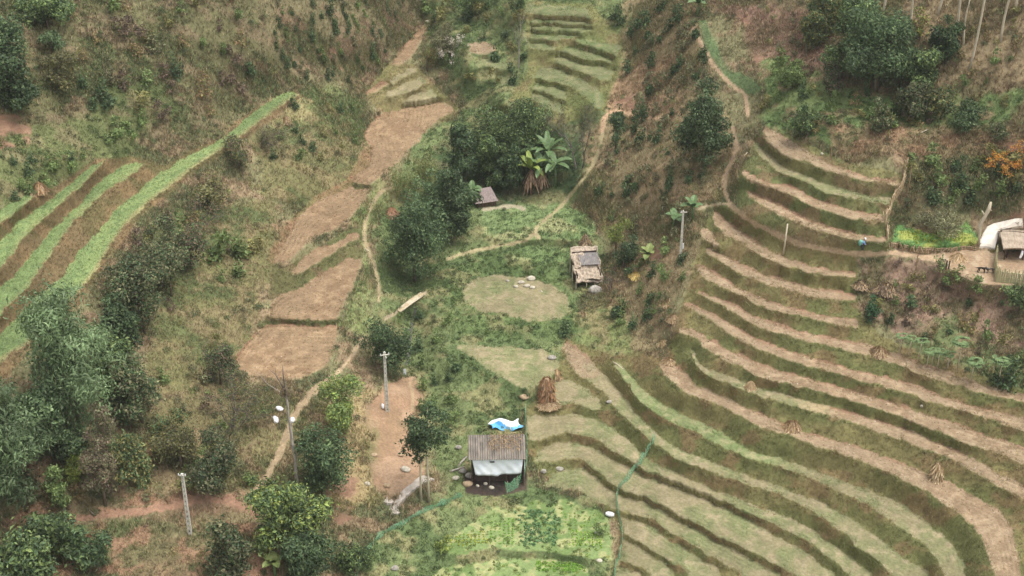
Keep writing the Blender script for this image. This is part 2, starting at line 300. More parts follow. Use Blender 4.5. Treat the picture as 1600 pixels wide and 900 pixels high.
zone([(360,190),(570,210),(580,270),(520,305),(410,300),(330,330),(270,440),(220,560),(180,690),(240,740),(330,640),(400,520),(420,400),(450,320)], (122,116,74), (98,104,62), (134,120,82), DRY)
zone([(250,330),(430,300),(430,420),(400,480),(360,560),(300,540),(260,440)], (120,114,72), (92,100,58), (130,116,80), DRY)
zone([(120,640),(420,600),(520,640),(560,760),(420,790),(200,760)], (116,106,70), (96,98,60), (122,104,76))
zone([(-650,760),(400,770),(440,900),(420,1000),(400,1500),(-650,1500)], (120,106,76), (92,98,60), (138,104,80))
zone([(40,790),(150,770),(300,770),(400,790),(400,800),(220,808),(60,822)], (140,112,86), (120,106,76), (152,114,88), DRY)
zone([(180,840),(330,835),(420,850),(430,900),(190,900)], (132,108,80), (112,104,70), (146,112,86), DRY)
zone([(640,-450),(1010,-450),(980,60),(975,160),(900,250),(880,330),(940,380),(900,520),(960,580),(820,640),(830,770),(960,800),(960,1500),(540,1500),(560,880),(640,800),(700,770),(650,640),(600,560),(600,480),(600,420),(600,330),(640,230),(715,170),(690,120),(660,60)], (98,108,66), (84,98,58), (118,114,76), LUSH)
zone([(700,220),(900,180),(930,260),(900,290),(760,320),(700,320)], (72,88,54), (64,80,48), (92,92,62), LUSH)
zone([(930,-450),(1090,-450),(1085,40),(1130,130),(1150,220),(1135,310),(1090,340),(1075,440),(1030,540),(960,560),(900,500),(950,440),(950,380),(890,320),(930,240),(955,170),(970,80)], (132,116,84), (112,108,70), (142,120,90))
zone([(960,100),(1060,90),(1060,180),(960,180)], (142,114,86), (128,112,78), (150,122,94))
zone([(870,500),(960,480),(1010,560),(1030,640),(960,600)], (112,118,70), (92,106,58), (128,118,80), LUSH)
zone([(1085,-450),(2300,-450),(2300,260),(1430,270),(1200,180),(1150,60)], (116,102,74), (100,96,62), (122,98,76))
zone([(1150,20),(1300,0),(1310,100),(1230,110),(1170,100)], (134,106,86), (120,100,76), (140,108,92))
zone([(1400,-200),(1700,-200),(1700,120),(1480,140),(1420,60)], (134,114,86), (120,106,76), (130,112,84))
zone([(1180,90),(1290,110),(1420,170),(1600,140),(1600,200),(1420,210),(1250,220),(1190,190)], (106,118,70), (88,106,60), (128,110,80), LUSH)
zone([(1290,200),(1600,190),(1600,240),(1430,250),(1310,240)], (132,110,82), (120,104,74), (138,108,82))
zone([(1410,250),(1600,235),(1600,330),(1540,330),(1420,330)], (90,90,60), (80,84,52), (106,94,66))
zone([(1335,405),(1480,420),(1620,450),(1620,560),(1450,545),(1345,500)], (138,112,94), (116,106,74), (142,112,96))
zone([(1430,500),(1620,540),(1620,615),(1500,585),(1400,550)], (96,104,64), (84,96,56), (120,104,76))
zone([(560,250),(612,285),(602,330),(580,400),(600,500),(560,520),(530,510),(560,420),(570,380)], (118,124,76), (100,114,64), (134,128,86))
zone([(590,590),(642,595),(650,660),(660,740),(630,775),(596,775),(578,720)], (164,130,98), (152,122,90), (172,140,108), DIRT)
zone([(500,640),(580,600),(600,660),(580,780),(500,800),(520,720)], (146,126,88), (124,116,74), (152,128,96))
# terrace hulls: the grassy banks between the flats
HULLS = [
 ([(1130,318),(1100,342),(1088,395),(1078,440),(1060,500),(1040,560),(1000,545),(960,556),(880,527),(868,590),(822,640),(822,700),(850,745),(940,790),(966,815),(965,880),(955,1010),(1640,1010),(1760,700),(1640,622),(1490,572),(1370,522),(1340,480),(1338,396),(1250,378),(1200,356)], (98,90,54), (86,86,48), (100,84,54)),
 ([(1150,300),(1150,270),(1165,250),(1180,215),(1198,196),(1240,215),(1300,243),(1412,275),(1412,292),(1388,340),(1388,392),(1300,388),(1230,368),(1180,345),(1152,325)], (98,92,56), (84,88,50), (104,88,60)),
 ([(822,2),(920,2),(975,66),(968,110),(950,168),(880,192),(820,192),(780,170),(826,110),(826,60)], (100,98,58), (90,94,52), (104,94,60)),
 ([(606,98),(650,98),(690,148),(715,172),(690,192),(600,182),(568,146)], (104,94,60), (96,92,54), (110,94,64)),
]
for poly, c0, c1, c2 in HULLS: zone(poly, c0, c1, c2, RISER, warp=False)
zone([(222,244),(150,246),(90,290),(0,330),(-70,360),(-70,660),(0,600),(60,535),(130,470),(175,400),(225,335),(300,275),(470,152),(460,136),(400,166),(330,220),(260,258)], (104,86,58), (92,82,50), (114,92,62), RISER, warp=False)
for band in ([(540,288),(582,288),(575,300),(535,304)], [(425,406),(450,414),(560,352),(566,345),(575,362),(562,405),(540,412),(470,452),(420,470)], [(414,494),(530,494),(530,514),(408,514)]):
    zone(band, (84,80,48), (76,78,44), (92,80,54), RISER, warp=False)
zone([(590,225),(585,252),(556,282),(546,292),(490,318),(440,385),(428,412),(415,400),(440,360),(490,305),(540,280),(560,250),(570,228)], (108,88,60), (98,88,54), (120,90,66), RISER, warp=False)
zone([(700,415),(740,400),(880,405),(900,440),(915,500),(890,530),(800,535),(720,525),(700,480)], (88,102,58), (78,94,52), (104,104,66), LUSH)
# the flats themselves
furrow = np.zeros(PX.shape)
for k, (z, cov, up, lo) in enumerate(T):
    m = TCOV == k
    if not m.any(): continue
    dl, _ = line_dist(PX[m], PY[m], lo); du, _ = line_dist(PX[m], PY[m], up)
    if z > 15.5 and 780 < lo[:, 0].mean() < 980: cov = 'fargrass'
    if cov in (SOIL, 'redsoil'):
        c = mix3(srgb(153,130,99), srgb(143,119,89), srgb(160,138,107), sm(n1[m], .4, .6), sm(n3[m], .4, .8))
        if cov == 'redsoil': c = c * np.array([.92, .85, .77])
        red = np.clip(1 - du / 5, 0, 1) * sm(n4[m], .42, .58) * .55
        c = c * (1 - red[:, None]) + srgb(146,98,74) * red[:, None]
        lip = np.clip(1 - dl / 3.5, 0, 1) * .4
        c = c * (1 - lip[:, None]) + srgb(152,140,102) * lip[:, None]
        cls[m] = SOILC
    elif cov == STUB:
        c = mix3(srgb(145,133,98), srgb(128,126,86), srgb(152,136,106), sm(n1[m], .42, .62), sm(n3[m], .4, .8))
        g = sm(n2[m], .52, .68) * .5
        c = c * (1 - g[:, None]) + srgb(116,126,78) * g[:, None]
        cls[m] = STUBC
    elif cov in ('grassy', 'fargrass'):
        c = mix3(srgb(134,138,92), srgb(118,130,80), srgb(146,140,100), sm(n1[m], .4, .6), sm(n3[m], .4, .8)) * (.8 if cov == 'fargrass' else 1); cls[m] = STUBC
    elif cov == CROP:
        c = mix3(srgb(122,142,84), srgb(134,150,90), srgb(112,132,80), sm(n1[m], .4, .6), sm(n3[m], .45, .7))
        lip = np.clip(1 - dl / 7, 0, 1) * (.75 if z == 20.0 else .3)
        c = c * (1 - lip[:, None]) + srgb(164,144,102) * lip[:, None]
        cls[m] = CROPC
    elif cov == 'lush':
        c = mix3(srgb(104,120,74), srgb(92,110,64), srgb(130,130,88), sm(n1[m], .4, .6), sm(n2[m], .5, .7)); cls[m] = LUSH
    elif cov == 'garden':
        c = mix3(srgb(104,120,70), srgb(90,108,58), srgb(126,126,82), sm(n1[m], .4, .6), sm(n3[m], .5, .7)); cls[m] = GARDEN
    elif cov == 'herb':
        c = mix3(srgb(104,136,70), srgb(90,128,70), srgb(150,156,70), sm(n1[m], .4, .6), sm(n2[m], .5, .64)); cls[m] = HERB
    else:
        c = mix3(srgb(176,150,118), srgb(166,138,106), srgb(180,158,128), sm(n1[m], .4, .6), sm(n3[m], .5, .7)); cls[m] = DIRT
    if cov in (SOIL, STUB, 'redsoil', 'grassy'):
        fr = np.sin(2 * np.pi * (du - .5 * dl * (du > dl) * 0) / 6.2 + 5 * n1[m]) * sm(n2[m], .4, .56)
        furrow[m] = fr; c = c * (1 + .085 * fr)[:, None]
    alb[m] = c
for zk, c_to, xa, xb in ((10.4, (153,130,99), 1195, 1320), (6.6, (145,133,98), 1150, 1300), (5.1, (145,133,98), 900, 950)):
    k = [i for i, t_ in enumerate(T) if t_[0] == zk and (zk != 6.6 or t_[1] == 'grassy')][0]
    m = TCOV == k; w_ = sm(PX + (n3 - .5) * 70 + (n2 - .5) * 60, xa, xb)[m][:, None]
    alb[m] = alb[m] * (1 - w_) + srgb(*c_to) * (.9 + .2 * n3[m][:, None]) * w_
# patches of bare red earth where the slopes have slipped
for poly in ([(488,62),(520,75),(545,100),(570,125),(560,148),(540,120),(510,100)], [(450,112),(470,130),(478,160),(462,150)], [(560,10),(590,15),(585,35),(565,30)], [(960,160),(1000,140),(1020,160),(990,176)],
             [(420,322),(442,340),(440,362),(425,350)], [(1545,315),(1610,300),(1610,335),(1550,348)], [(1560,215),(1610,210),(1610,240),(1570,240)], [(1150,20),(1180,40),(1200,90),(1180,100)], [(0,175),(60,180),(50,230),(0,235)],
             [(340,770),(385,785),(405,802),(360,800)], [(1000,400),(1040,390),(1030,430)], [(500,740),(560,730),(570,800),(520,830)], [(375,850),(410,850),(412,900),(385,900)], [(720,700),(745,705),(745,745),(725,730)]):
    m = in_poly(PX + (ZX - PX) * .35, PY + (ZY - PY) * .35, poly) & (TCOV < 0)
    w = (sm(n2, .38, .62) * .85)[m][:, None]
    alb[m] = alb[m] * (1 - w) + mix3(srgb(142,104,80), srgb(152,116,90), srgb(130,94,72), sm(n3, .4, .6), sm(n1, .5, .7))[m] * w
    cls[m] = np.where(w[:, 0] > .5, DIRT, cls[m])
# strip of grass beside the upper path
m = zone([(1088,32),(1100,30),(1108,55),(1130,95),(1165,118),(1190,135),(1180,148),(1160,146),(1140,130),(1120,100),(1100,75)], (110,128,82), (98,122,76), (124,134,90), CROPC, warp=False)
m = zone([(722,738),(745,735),(825,735),(822,768),(770,778),(728,770)], (66,54,46), (80,68,56), (58,50,44), DIRT, warp=False)  # shade in front of the hut, painted into the ground as dark muddy soil
# terrace below the track, tan path on the lip of the green terrace, trodden paths
PATHS = [
 ([(1076,32),(1086,52),(1100,75),(1112,98),(1130,120),(1150,138),(1163,146),(1167,165),(1168,180)], 3.6, (190,160,124)),
 ([(1146,200),(1150,225),(1147,245),(1137,265),(1132,288),(1136,310),(1150,328),(1172,345),(1200,359),(1250,381),(1300,391),(1340,396.5),(1400,395),(1450,402),(1482,412)], 4.2, (180,152,118)),
 ([(1136,318),(1115,320),(1090,326)], 2.6, (176,158,122)),
 ([(700,404),(730,394),(760,388),(800,380),(822,374),(834,362),(850,345),(870,328),(890,306),(906,286),(922,262),(934,238),(940,212),(945,190)], 3.0, (170,156,112)),
 ([(836,362),(842,372)], 3, (170,156,112)),
 ([(940,205),(944,185),(955,178),(970,174),(990,180),(1010,184),(1036,184)], 4.0, (196,160,122)),
 ([(612,292),(596,300),(582,318),(572,345),(569,372),(576,395),(584,410),(590,440),(592,470)], 3.2, (164,146,108)),
 ([(664,458),(645,468),(620,488),(602,498)], 3.4, (184,166,132)),
 ([(567,527),(556,545),(540,568),(520,590)], 3.6, (184,160,124)),
 ([(520,590),(500,604),(480,622),(462,645),(450,672),(440,700),(425,728),(408,756),(398,770)], 6.5, (160,138,104)),
 ([(640,598),(645,615),(644,640)], 2.5, (176,150,112)),
 ([(20,812),(60,816),(110,812),(160,804),(220,798),(270,790),(320,780),(360,786),(392,798),(404,806)], 6.5, (150,114,88)),
 ([(756,327),(780,324),(800,322),(818,326)], 3, (176,164,134)),
]
for pts, w, c in PATHS:
    d, u = line_dist(PX, PY, smooth_line(pts))
    d = d + (n3 - .5) * 2.6 + (fbm(PX / 9, PY / 9, 471, 2) - .42) * w * .9
    a = np.clip((w - d) / 1.6 + .5, 0, 1)
    cc = srgb(*c) * (0.86 + .28 * n3[..., None])
    alb[:] = alb * (1 - a[..., None]) + cc * a[..., None]
    cls[a > .5] = DIRT
alb *= (0.86 + 0.28 * n3)[..., None]
alb *= np.where(np.isin(cls, (SOILC, STUBC, CROPC)), .80 + .40 * n1 + .25 * (n4 - .5), 1.0)[..., None]
alb = alb * .84 + .16 * alb.mean(-1, keepdims=True)
alb *= np.where(cls == RISER, 1.5 - .2 * (PX < 480), np.where(cls == DRY, .9, np.where(np.isin(cls, (SOILC, STUBC)), .86, np.where(cls == CROPC, .9, np.where(cls == DIRT, .85, np.where(cls == GARDEN, 1.25, 1.0) * np.where(cls == LUSH, 1.25 - .2 * (PX < 320), 1.1))))))[..., None]
alb *= np.where(np.isin(cls, (SOILC, DIRT))[..., None], np.array([1, .99, .97]), np.array([.97, 1.0, .92]))
# ground roughness of each cover
WZ = WZ + furrow * .03
amp = np.select([cls == WILD, cls == RISER, cls == SOILC, cls == STUBC, cls == CROPC, cls == LUSH, cls == DIRT], [.34, .16, .05, .05, .05, .26, .06], .10)
WZ = WZ + (n2 - .5) * amp * 1.3 + (n3 - .5) * amp
# ------------------------------------------------------------------ materials
def new_mat(name):
    m = bpy.data.materials.new(name); m.use_nodes = True
    nt = m.node_tree; b = nt.nodes['Principled BSDF']
    b.inputs['Specular IOR Level'].default_value = .25
    return m, nt, b
def cover_mat(name):
    m, nt, b = new_mat(name)
    at = nt.nodes.new('ShaderNodeAttribute'); at.attribute_name = 'cover'
    tc = nt.nodes.new('ShaderNodeTexCoord')
    no = nt.nodes.new('ShaderNodeTexNoise'); no.inputs['Scale'].default_value = 3.4; no.inputs['Detail'].default_value = 7; no.inputs['Roughness'].default_value = .68
    no2 = nt.nodes.new('ShaderNodeTexNoise'); no2.inputs['Scale'].default_value = .55; no2.inputs['Detail'].default_value = 4
    r = nt.nodes.new('ShaderNodeMapRange'); r.inputs['From Min'].default_value = .3; r.inputs['From Max'].default_value = .7; r.inputs['To Min'].default_value = .72; r.inputs['To Max'].default_value = 1.28
    r2 = nt.nodes.new('ShaderNodeMapRange'); r2.inputs['From Min'].default_value = .3; r2.inputs['From Max'].default_value = .7; r2.inputs['To Min'].default_value = .9; r2.inputs['To Max'].default_value = 1.1
    mu = nt.nodes.new('ShaderNodeMath'); mu.operation = 'MULTIPLY'
    vm = nt.nodes.new('ShaderNodeVectorMath'); vm.operation = 'SCALE'
    bu = nt.nodes.new('ShaderNodeBump'); bu.inputs['Strength'].default_value = .5; bu.inputs['Distance'].default_value = .12
    L = nt.links.new
    L(tc.outputs['Object'], no.inputs['Vector']); L(tc.outputs['Object'], no2.inputs['Vector'])
    L(no.outputs[0], r.inputs[0]); L(no2.outputs[0], r2.inputs[0]); L(r.outputs[0], mu.inputs[0]); L(r2.outputs[0], mu.inputs[1])
    L(at.outputs['Color'], vm.inputs[0]); L(mu.outputs[0], vm.inputs['Scale']); L(vm.outputs[0], b.inputs['Base Color'])
    L(no.outputs[0], bu.inputs['Height']); L(bu.outputs[0], b.inputs['Normal'])
    b.inputs['Roughness'].default_value = .95
    return m
def leaf_mat(name, trans=.25):
    m, nt, b = new_mat(name)
    at = nt.nodes.new('ShaderNodeAttribute'); at.attribute_name = 'cover'
    oi = nt.nodes.new('ShaderNodeObjectInfo')
    r = nt.nodes.new('ShaderNodeMapRange'); r.inputs['To Min'].default_value = .82; r.inputs['To Max'].default_value = 1.2
    vm = nt.nodes.new('ShaderNodeVectorMath'); vm.operation = 'SCALE'
    tr = nt.nodes.new('ShaderNodeBsdfTranslucent'); mx = nt.nodes.new('ShaderNodeMixShader'); mx.inputs[0].default_value = trans
    L = nt.links.new
    L(oi.outputs['Random'], r.inputs[0]); L(at.outputs['Color'], vm.inputs[0]); L(r.outputs[0], vm.inputs['Scale'])
    L(vm.outputs[0], b.inputs['Base Color']); L(vm.outputs[0], tr.inputs['Color'])
    b.inputs['Roughness'].default_value = .6; b.inputs['Specular IOR Level'].default_value = .3
    L(b.outputs[0], mx.inputs[1]); L(tr.outputs[0], mx.inputs[2]); L(mx.outputs[0], nt.nodes['Material Output'].inputs['Surface'])
    return m
def noise_mat(name, c0, c1, scale=4, rough=.85, bump=.3, stretch=(1, 1, 1), detail=6, spec=.25):
    m, nt, b = new_mat(name)
    tc = nt.nodes.new('ShaderNodeTexCoord'); mp = nt.nodes.new('ShaderNodeMapping'); mp.inputs['Scale'].default_value = stretch
    no = nt.nodes.new('ShaderNodeTexNoise'); no.inputs['Scale'].default_value = scale; no.inputs['Detail'].default_value = detail
    cr = nt.nodes.new('ShaderNodeValToRGB'); cr.color_ramp.elements[0].position = .32; cr.color_ramp.elements[1].position = .68
    cr.color_ramp.elements[0].color = (*srgb(*c0), 1); cr.color_ramp.elements[1].color = (*srgb(*c1), 1)
    bu = nt.nodes.new('ShaderNodeBump'); bu.inputs['Strength'].default_value = bump; bu.inputs['Distance'].default_value = .03
    L = nt.links.new
    L(tc.outputs['Object'], mp.inputs[0]); L(mp.outputs[0], no.inputs['Vector']); L(no.outputs[0], cr.inputs[0]); L(cr.outputs[0], b.inputs['Base Color'])
    L(no.outputs[0], bu.inputs['Height']); L(bu.outputs[0], b.inputs['Normal'])
    b.inputs['Roughness'].default_value = rough; b.inputs['Specular IOR Level'].default_value = spec
    return m
M_GROUND = cover_mat('ground cover')
M_LEAF = leaf_mat('leaves')
M_GRASS = leaf_mat('grass blades', .15)
M_BARK = noise_mat('bark', (84,74,62), (122,110,94), 9, .9, .6, (1, 1, .25))
M_PALEBARK = noise_mat('pale bark', (172,160,138), (204,192,168), 9, .9, .4, (1, 1, .2))
M_DEAD = noise_mat('grey dead wood', (128,120,112), (172,164,152), 9, .9, .4, (1, 1, .25))
M_TWIG = noise_mat('dark twigs', (84,76,74), (116,106,100), 12, .9, .2)
M_CONC = noise_mat('weathered concrete', (168,164,152), (206,202,190), 5, .9, .3)
M_STRAW = noise_mat('dry straw', (150,126,102), (196,172,144), 7, .95, .5, (1, 1, .3))
M_OLDSTRAW = noise_mat('old brown straw', (126,102,80), (164,136,108), 6, .95, .5, (1, 1, .3))
M_TANSTONE = noise_mat('tan stone', (150,128,102), (182,160,132), 4, .9, .5)
M_STONE = noise_mat('grey stone', (120,114,106), (176,170,158), 4, .9, .5)
M_PALESTONE = noise_mat('pale stone', (156,148,132), (200,192,174), 4, .9, .4)
M_WHITE = noise_mat('white plastic sack', (206,206,208), (232,232,232), 5, .6, .3)

# ------------------------------------------------------------------ mesh helpers
def mesh_np(name, verts, faces, mat, parent=None, color=None, smooth=False, mats=None, midx=None, loc=None):
    """faces: array (n,3) or (n,4), or a list of index tuples"""
    me = bpy.data.meshes.new(name)
    verts = np.asarray(verts, np.float32)
    if isinstance(faces, np.ndarray):
        k = faces.shape[1]; n = len(faces)
        me.vertices.add(len(verts)); me.vertices.foreach_set('co', verts.ravel())
        me.loops.add(n * k); me.loops.foreach_set('vertex_index', faces.astype(np.int32).ravel())
        me.polygons.add(n); me.polygons.foreach_set('loop_start', np.arange(0, n * k, k, dtype=np.int32))
        me.update(calc_edges=True)
    else:
        me.from_pydata(verts.tolist(), [], faces); me.update()
    if color is not None:
        a = me.color_attributes.new('cover', 'FLOAT_COLOR', 'POINT')
        c = np.ones((len(verts), 4), np.float32); c[:, :3] = color
        a.data.foreach_set('color', c.ravel())
    for mm in (mats or [mat]): me.materials.append(mm)
    if midx is not None: me.polygons.foreach_set('material_index', np.asarray(midx, np.int32))
    me.polygons.foreach_set('use_smooth', np.full(len(me.polygons), smooth))
    o = bpy.data.objects.new(name, me)
    COL.objects.link(o)
    if parent is not None: o.parent = parent
    if loc is not None: o.location = loc
    return o
def tag(o, label=None, cat=None, group=None, kind=None):
    if label: o['label'] = label
    if cat: o['category'] = cat
    if group: o['group'] = group
    if kind: o['kind'] = kind
    return o
def thing(name, label, cat, loc, rz=0, group=None):
    o = bpy.data.objects.new(name, None); COL.objects.link(o)
    o.empty_display_size = .3
    o.location = loc; o.rotation_euler = (0, 0, rz)
    return tag(o, label, cat, group)
class MB:
    """collects shapes for ONE mesh"""
    def __init__(s): s.v = []; s.f = []; s.n = 0
    def add(s, v, f):
        s.v.extend([tuple(p) for p in v]); s.f.extend([tuple(i + s.n for i in q) for q in f]); s.n += len(v); return s
    def box(s, c, d, rot=None, taper=1.0, bev=0.0):
        x, y, z = d[0] / 2, d[1] / 2, d[2] / 2
        vs_ = [Vector((sx * x * (taper if sz > 0 else 1), sy * y * (taper if sz > 0 else 1), sz * z)) for sz in (-1, 1) for sx, sy in ((-1, -1), (1, -1), (1, 1), (-1, 1))]
        if rot is not None: vs_ = [rot @ p for p in vs_]
        c = Vector(c)
        return s.add([p + c for p in vs_], [(3, 2, 1, 0), (4, 5, 6, 7), (0, 1, 5, 4), (1, 2, 6, 5), (2, 3, 7, 6), (3, 0, 4, 7)])
    def tube(s, pts, rad, sides=7, cap=True):
        pts = [Vector(p) for p in pts]
        if not hasattr(rad, '__len__'): rad = [rad] * len(pts)
        vv = []; ff = []
        prev = None
        for i, p in enumerate(pts):
            t = (pts[min(i + 1, len(pts) - 1)] - pts[max(i - 1, 0)]).normalized()
            a = Vector((1, 0, 0)) if prev is None else prev
            if abs(a.dot(t)) > .95: a = Vector((0, 1, 0))
            u = (a - t * a.dot(t)).normalized(); prev = u; w = t.cross(u)
            for k in range(sides):
                an = 2 * math.pi * k / sides
                vv.append(p + (u * math.cos(an) + w * math.sin(an)) * rad[i])
        for i in range(len(pts) - 1):
            for k in range(sides):
                a = i * sides + k; b = i * sides + (k + 1) % sides
                ff.append((a, b, b + sides, a + sides))
        if cap:
            ff.append(tuple(range(sides - 1, -1, -1))); ff.append(tuple(range((len(pts) - 1) * sides, len(pts) * sides)))
        return s.add(vv, ff)
    def build(s, name, mat, parent=None, smooth=False, loc=None):
        return mesh_np(name, s.v, s.f, mat, parent, smooth=smooth, loc=loc)
def rock_mesh(seed, sx, sy, sz, sub=2, rough=.35):
    bm = bmesh.new(); bmesh.ops.create_icosphere(bm, subdivisions=sub, radius=.5)
    r = np.random.default_rng(seed); off = r.random(3) * 30
    for v in bm.verts:
        p = v.co
        k = 1 + rough * 2 * (float(fbm(np.array(p.x * 1.7 + off[0] + p.z), np.array(p.y * 1.7 + off[1] - p.z), 900, 3)) - .5) * 1.6
        v.co = Vector((p.x * sx * k * 1.1, p.y * sy * k, (p.z * k + .28) * sz))
    vv = [tuple(v.co) for v in bm.verts]; ff = [tuple(v.index for v in f.verts) for f in bm.faces]
    bm.free(); return vv, ff
def at(px, py):
    i = np.clip(np.interp(py, GY, np.arange(len(GY))), 0, len(GY) - 1.001); j = np.clip(np.interp(px, GX, np.arange(len(GX))), 0, len(GX) - 1.001)
    a, b = int(i), int(j); u, v = i - a, j - b
    def g(A): return float((A[a, b] * (1 - v) + A[a, b + 1] * v) * (1 - u) + (A[a + 1, b] * (1 - v) + A[a + 1, b + 1] * v) * u)
    return Vector((g(WX), g(WY), g(WZ)))
def px_per_m(p): return FPX / (Vector(p) - Vector((0, 0, CAM_H))).length
def height_to(base, topy):
    """height above base at which the point stands on picture row topy"""
    b = Vector(base)
    k = (450 - topy) / FPX                             # tan of the angle above the axis
    # (v.U)/(v.F) = k
    U = Vector((0, SP, CP)); F = Vector((0, CP, -SP)); d = b - Vector((0, 0, CAM_H))
    # (d.U + h*CP) = k*(d.F - h*SP)
    return (k * d.dot(F) - d.dot(U)) / (CP + k * SP)

# ------------------------------------------------------------------ the ground: one sheet, split only by what it is
def build_ground():
    ny, nx = PX.shape
    V = np.stack([WX, WY, WZ], -1).reshape(-1, 3)
    C = alb.reshape(-1, 3)
    idx = np.arange(ny * nx).reshape(ny, nx)
    q = np.stack([idx[1:, :-1], idx[1:, 1:], idx[:-1, 1:], idx[:-1, :-1]], -1).reshape(-1, 4)
    kc = cls[:-1, :-1].reshape(-1)
    groups = {'ground': np.isin(kc, (WILD, LUSH, DRY, GARDEN, HERB)), 'terrace_bank': kc == RISER, 'terrace_field': np.isin(kc, (SOILC, STUBC, CROPC)), 'dirt_path': kc == DIRT}
    for name, m in groups.items():
        f = q[m]; used = np.unique(f); remap = np.zeros(ny * nx, np.int64); remap[used] = np.arange(len(used))
        o = mesh_np(name, V[used], remap[f], M_GROUND, color=C[used], smooth=True)
        tag(o, kind='structure')
    # far skirt: the hills go on around the valley
    sk_v = []; ring = np.concatenate([idx[0, :], idx[1:, -1], idx[-1, -2::-1], idx[-2:0:-1, 0]])
    inner = V[ring]; c0 = np.array([0, 165.0])
    out = inner.copy(); dirs = inner[:, :2] - c0; L = np.linalg.norm(dirs, axis=1, keepdims=True)
    out[:, :2] = inner[:, :2] + dirs / L * 260; out[:, 2] = inner[:, 2] + 15 + 30 * fbm(out[:, 0] / 300, out[:, 1] / 300, 77, 3)
    n = len(ring); f = np.stack([np.arange(n), (np.arange(n) + 1) % n, (np.arange(n) + 1) % n + n, np.arange(n) + n], -1)
    o = mesh_np('distant_hills', np.concatenate([inner, out]), f, M_GROUND, color=np.tile(srgb(110,108,74), (2 * n, 1)), smooth=True)
    tag(o, kind='structure')
build_ground()

print('ground z', WZ.min(), WZ.max(), 'x', WX.min(), WX.max(), 'y', WY.min(), WY.max())
def build_haze():
    m = bpy.data.materials.new('haze'); m.use_nodes = True; nt = m.node_tree; nt.nodes.clear()
    v = nt.nodes.new('ShaderNodeVolumePrincipled'); v.inputs['Color'].default_value = (.9, .9, .88, 1); v.inputs['Density'].default_value = .00014; v.inputs['Anisotropy'].default_value = .2
    o = nt.nodes.new('ShaderNodeOutputMaterial'); nt.links.new(v.outputs[0], o.inputs['Volume'])
    x0, x1, y0, y1, z0, z1 = -620, 620, -420, 900, -60, 200
    b = MB().box(((x0 + x1) / 2, (y0 + y1) / 2, (z0 + z1) / 2), (x1 - x0, y1 - y0, z1 - z0)).build('haze', m)
    b['kind'] = 'stuff'
build_haze()

# ------------------------------------------------------------------ leaves
def unit(a): return a / (np.linalg.norm(a, axis=-1, keepdims=True) + 1e-9)
def leaf_quads(P, N, L, W, droop=0.0, g=rng):
    """one bent diamond per leaf; P base points, N outward normals"""
    n = len(P)
    t = unit(np.cross(N, g.normal(size=(n, 3))))
    d = unit(t + N * g.uniform(.0, .7, (n, 1)) + np.array([0, 0, -droop]))
    s = unit(np.cross(d, N + g.normal(size=(n, 3)) * .25))
    up = np.cross(s, d)
    L = np.broadcast_to(np.asarray(L, float), (n,))[:, None] * g.uniform(.7, 1.3, (n, 1)); W = np.broadcast_to(np.asarray(W, float), (n,))[:, None] * g.uniform(.75, 1.25, (n, 1))
    bend = L * .12
    v = np.stack([P, P + d * L * .5 + s * W / 2 + up * bend, P + d * L - up * bend - np.array([0, 0, 1]) * L * droop * .3, P + d * L * .5 - s * W / 2 + up * bend], 1)
    return v.reshape(-1, 3), np.arange(4 * n).reshape(n, 4)
def pal(cols, n, g=rng, var=.12):
    c = np.array([srgb(*q) for q in cols])[g.integers(0, len(cols), n)]
    return c * (1 + g.normal(size=(n, 1)) * var).clip(.6, 1.5) * np.array([1.18, 1.15, 1.06])
DARKG = [(76,96,68), (66,84,60), (90,106,72), (58,74,52)]
MIDG = [(104,122,78), (116,132,84), (92,110,70)]
YELG = [(138,146,80), (124,138,76), (108,126,70)]
BLUEG = [(100,120,88), (88,108,76), (112,130,98), (80,98,68)]
GREYG = [(108,110,84), (96,100,74), (122,122,94), (90,86,68)]
OLIVE = [(112,112,70), (98,100,62), (126,120,82)]
BROWN = [(128,106,82), (112,94,74), (146,122,94)]
DRYP = [(164,142,112), (146,126,100), (180,158,130)]
PURP = [(104,90,80), (92,82,72), (118,102,88)]
ORANGE = [(214,150,72), (200,128,66), (176,158,80)]

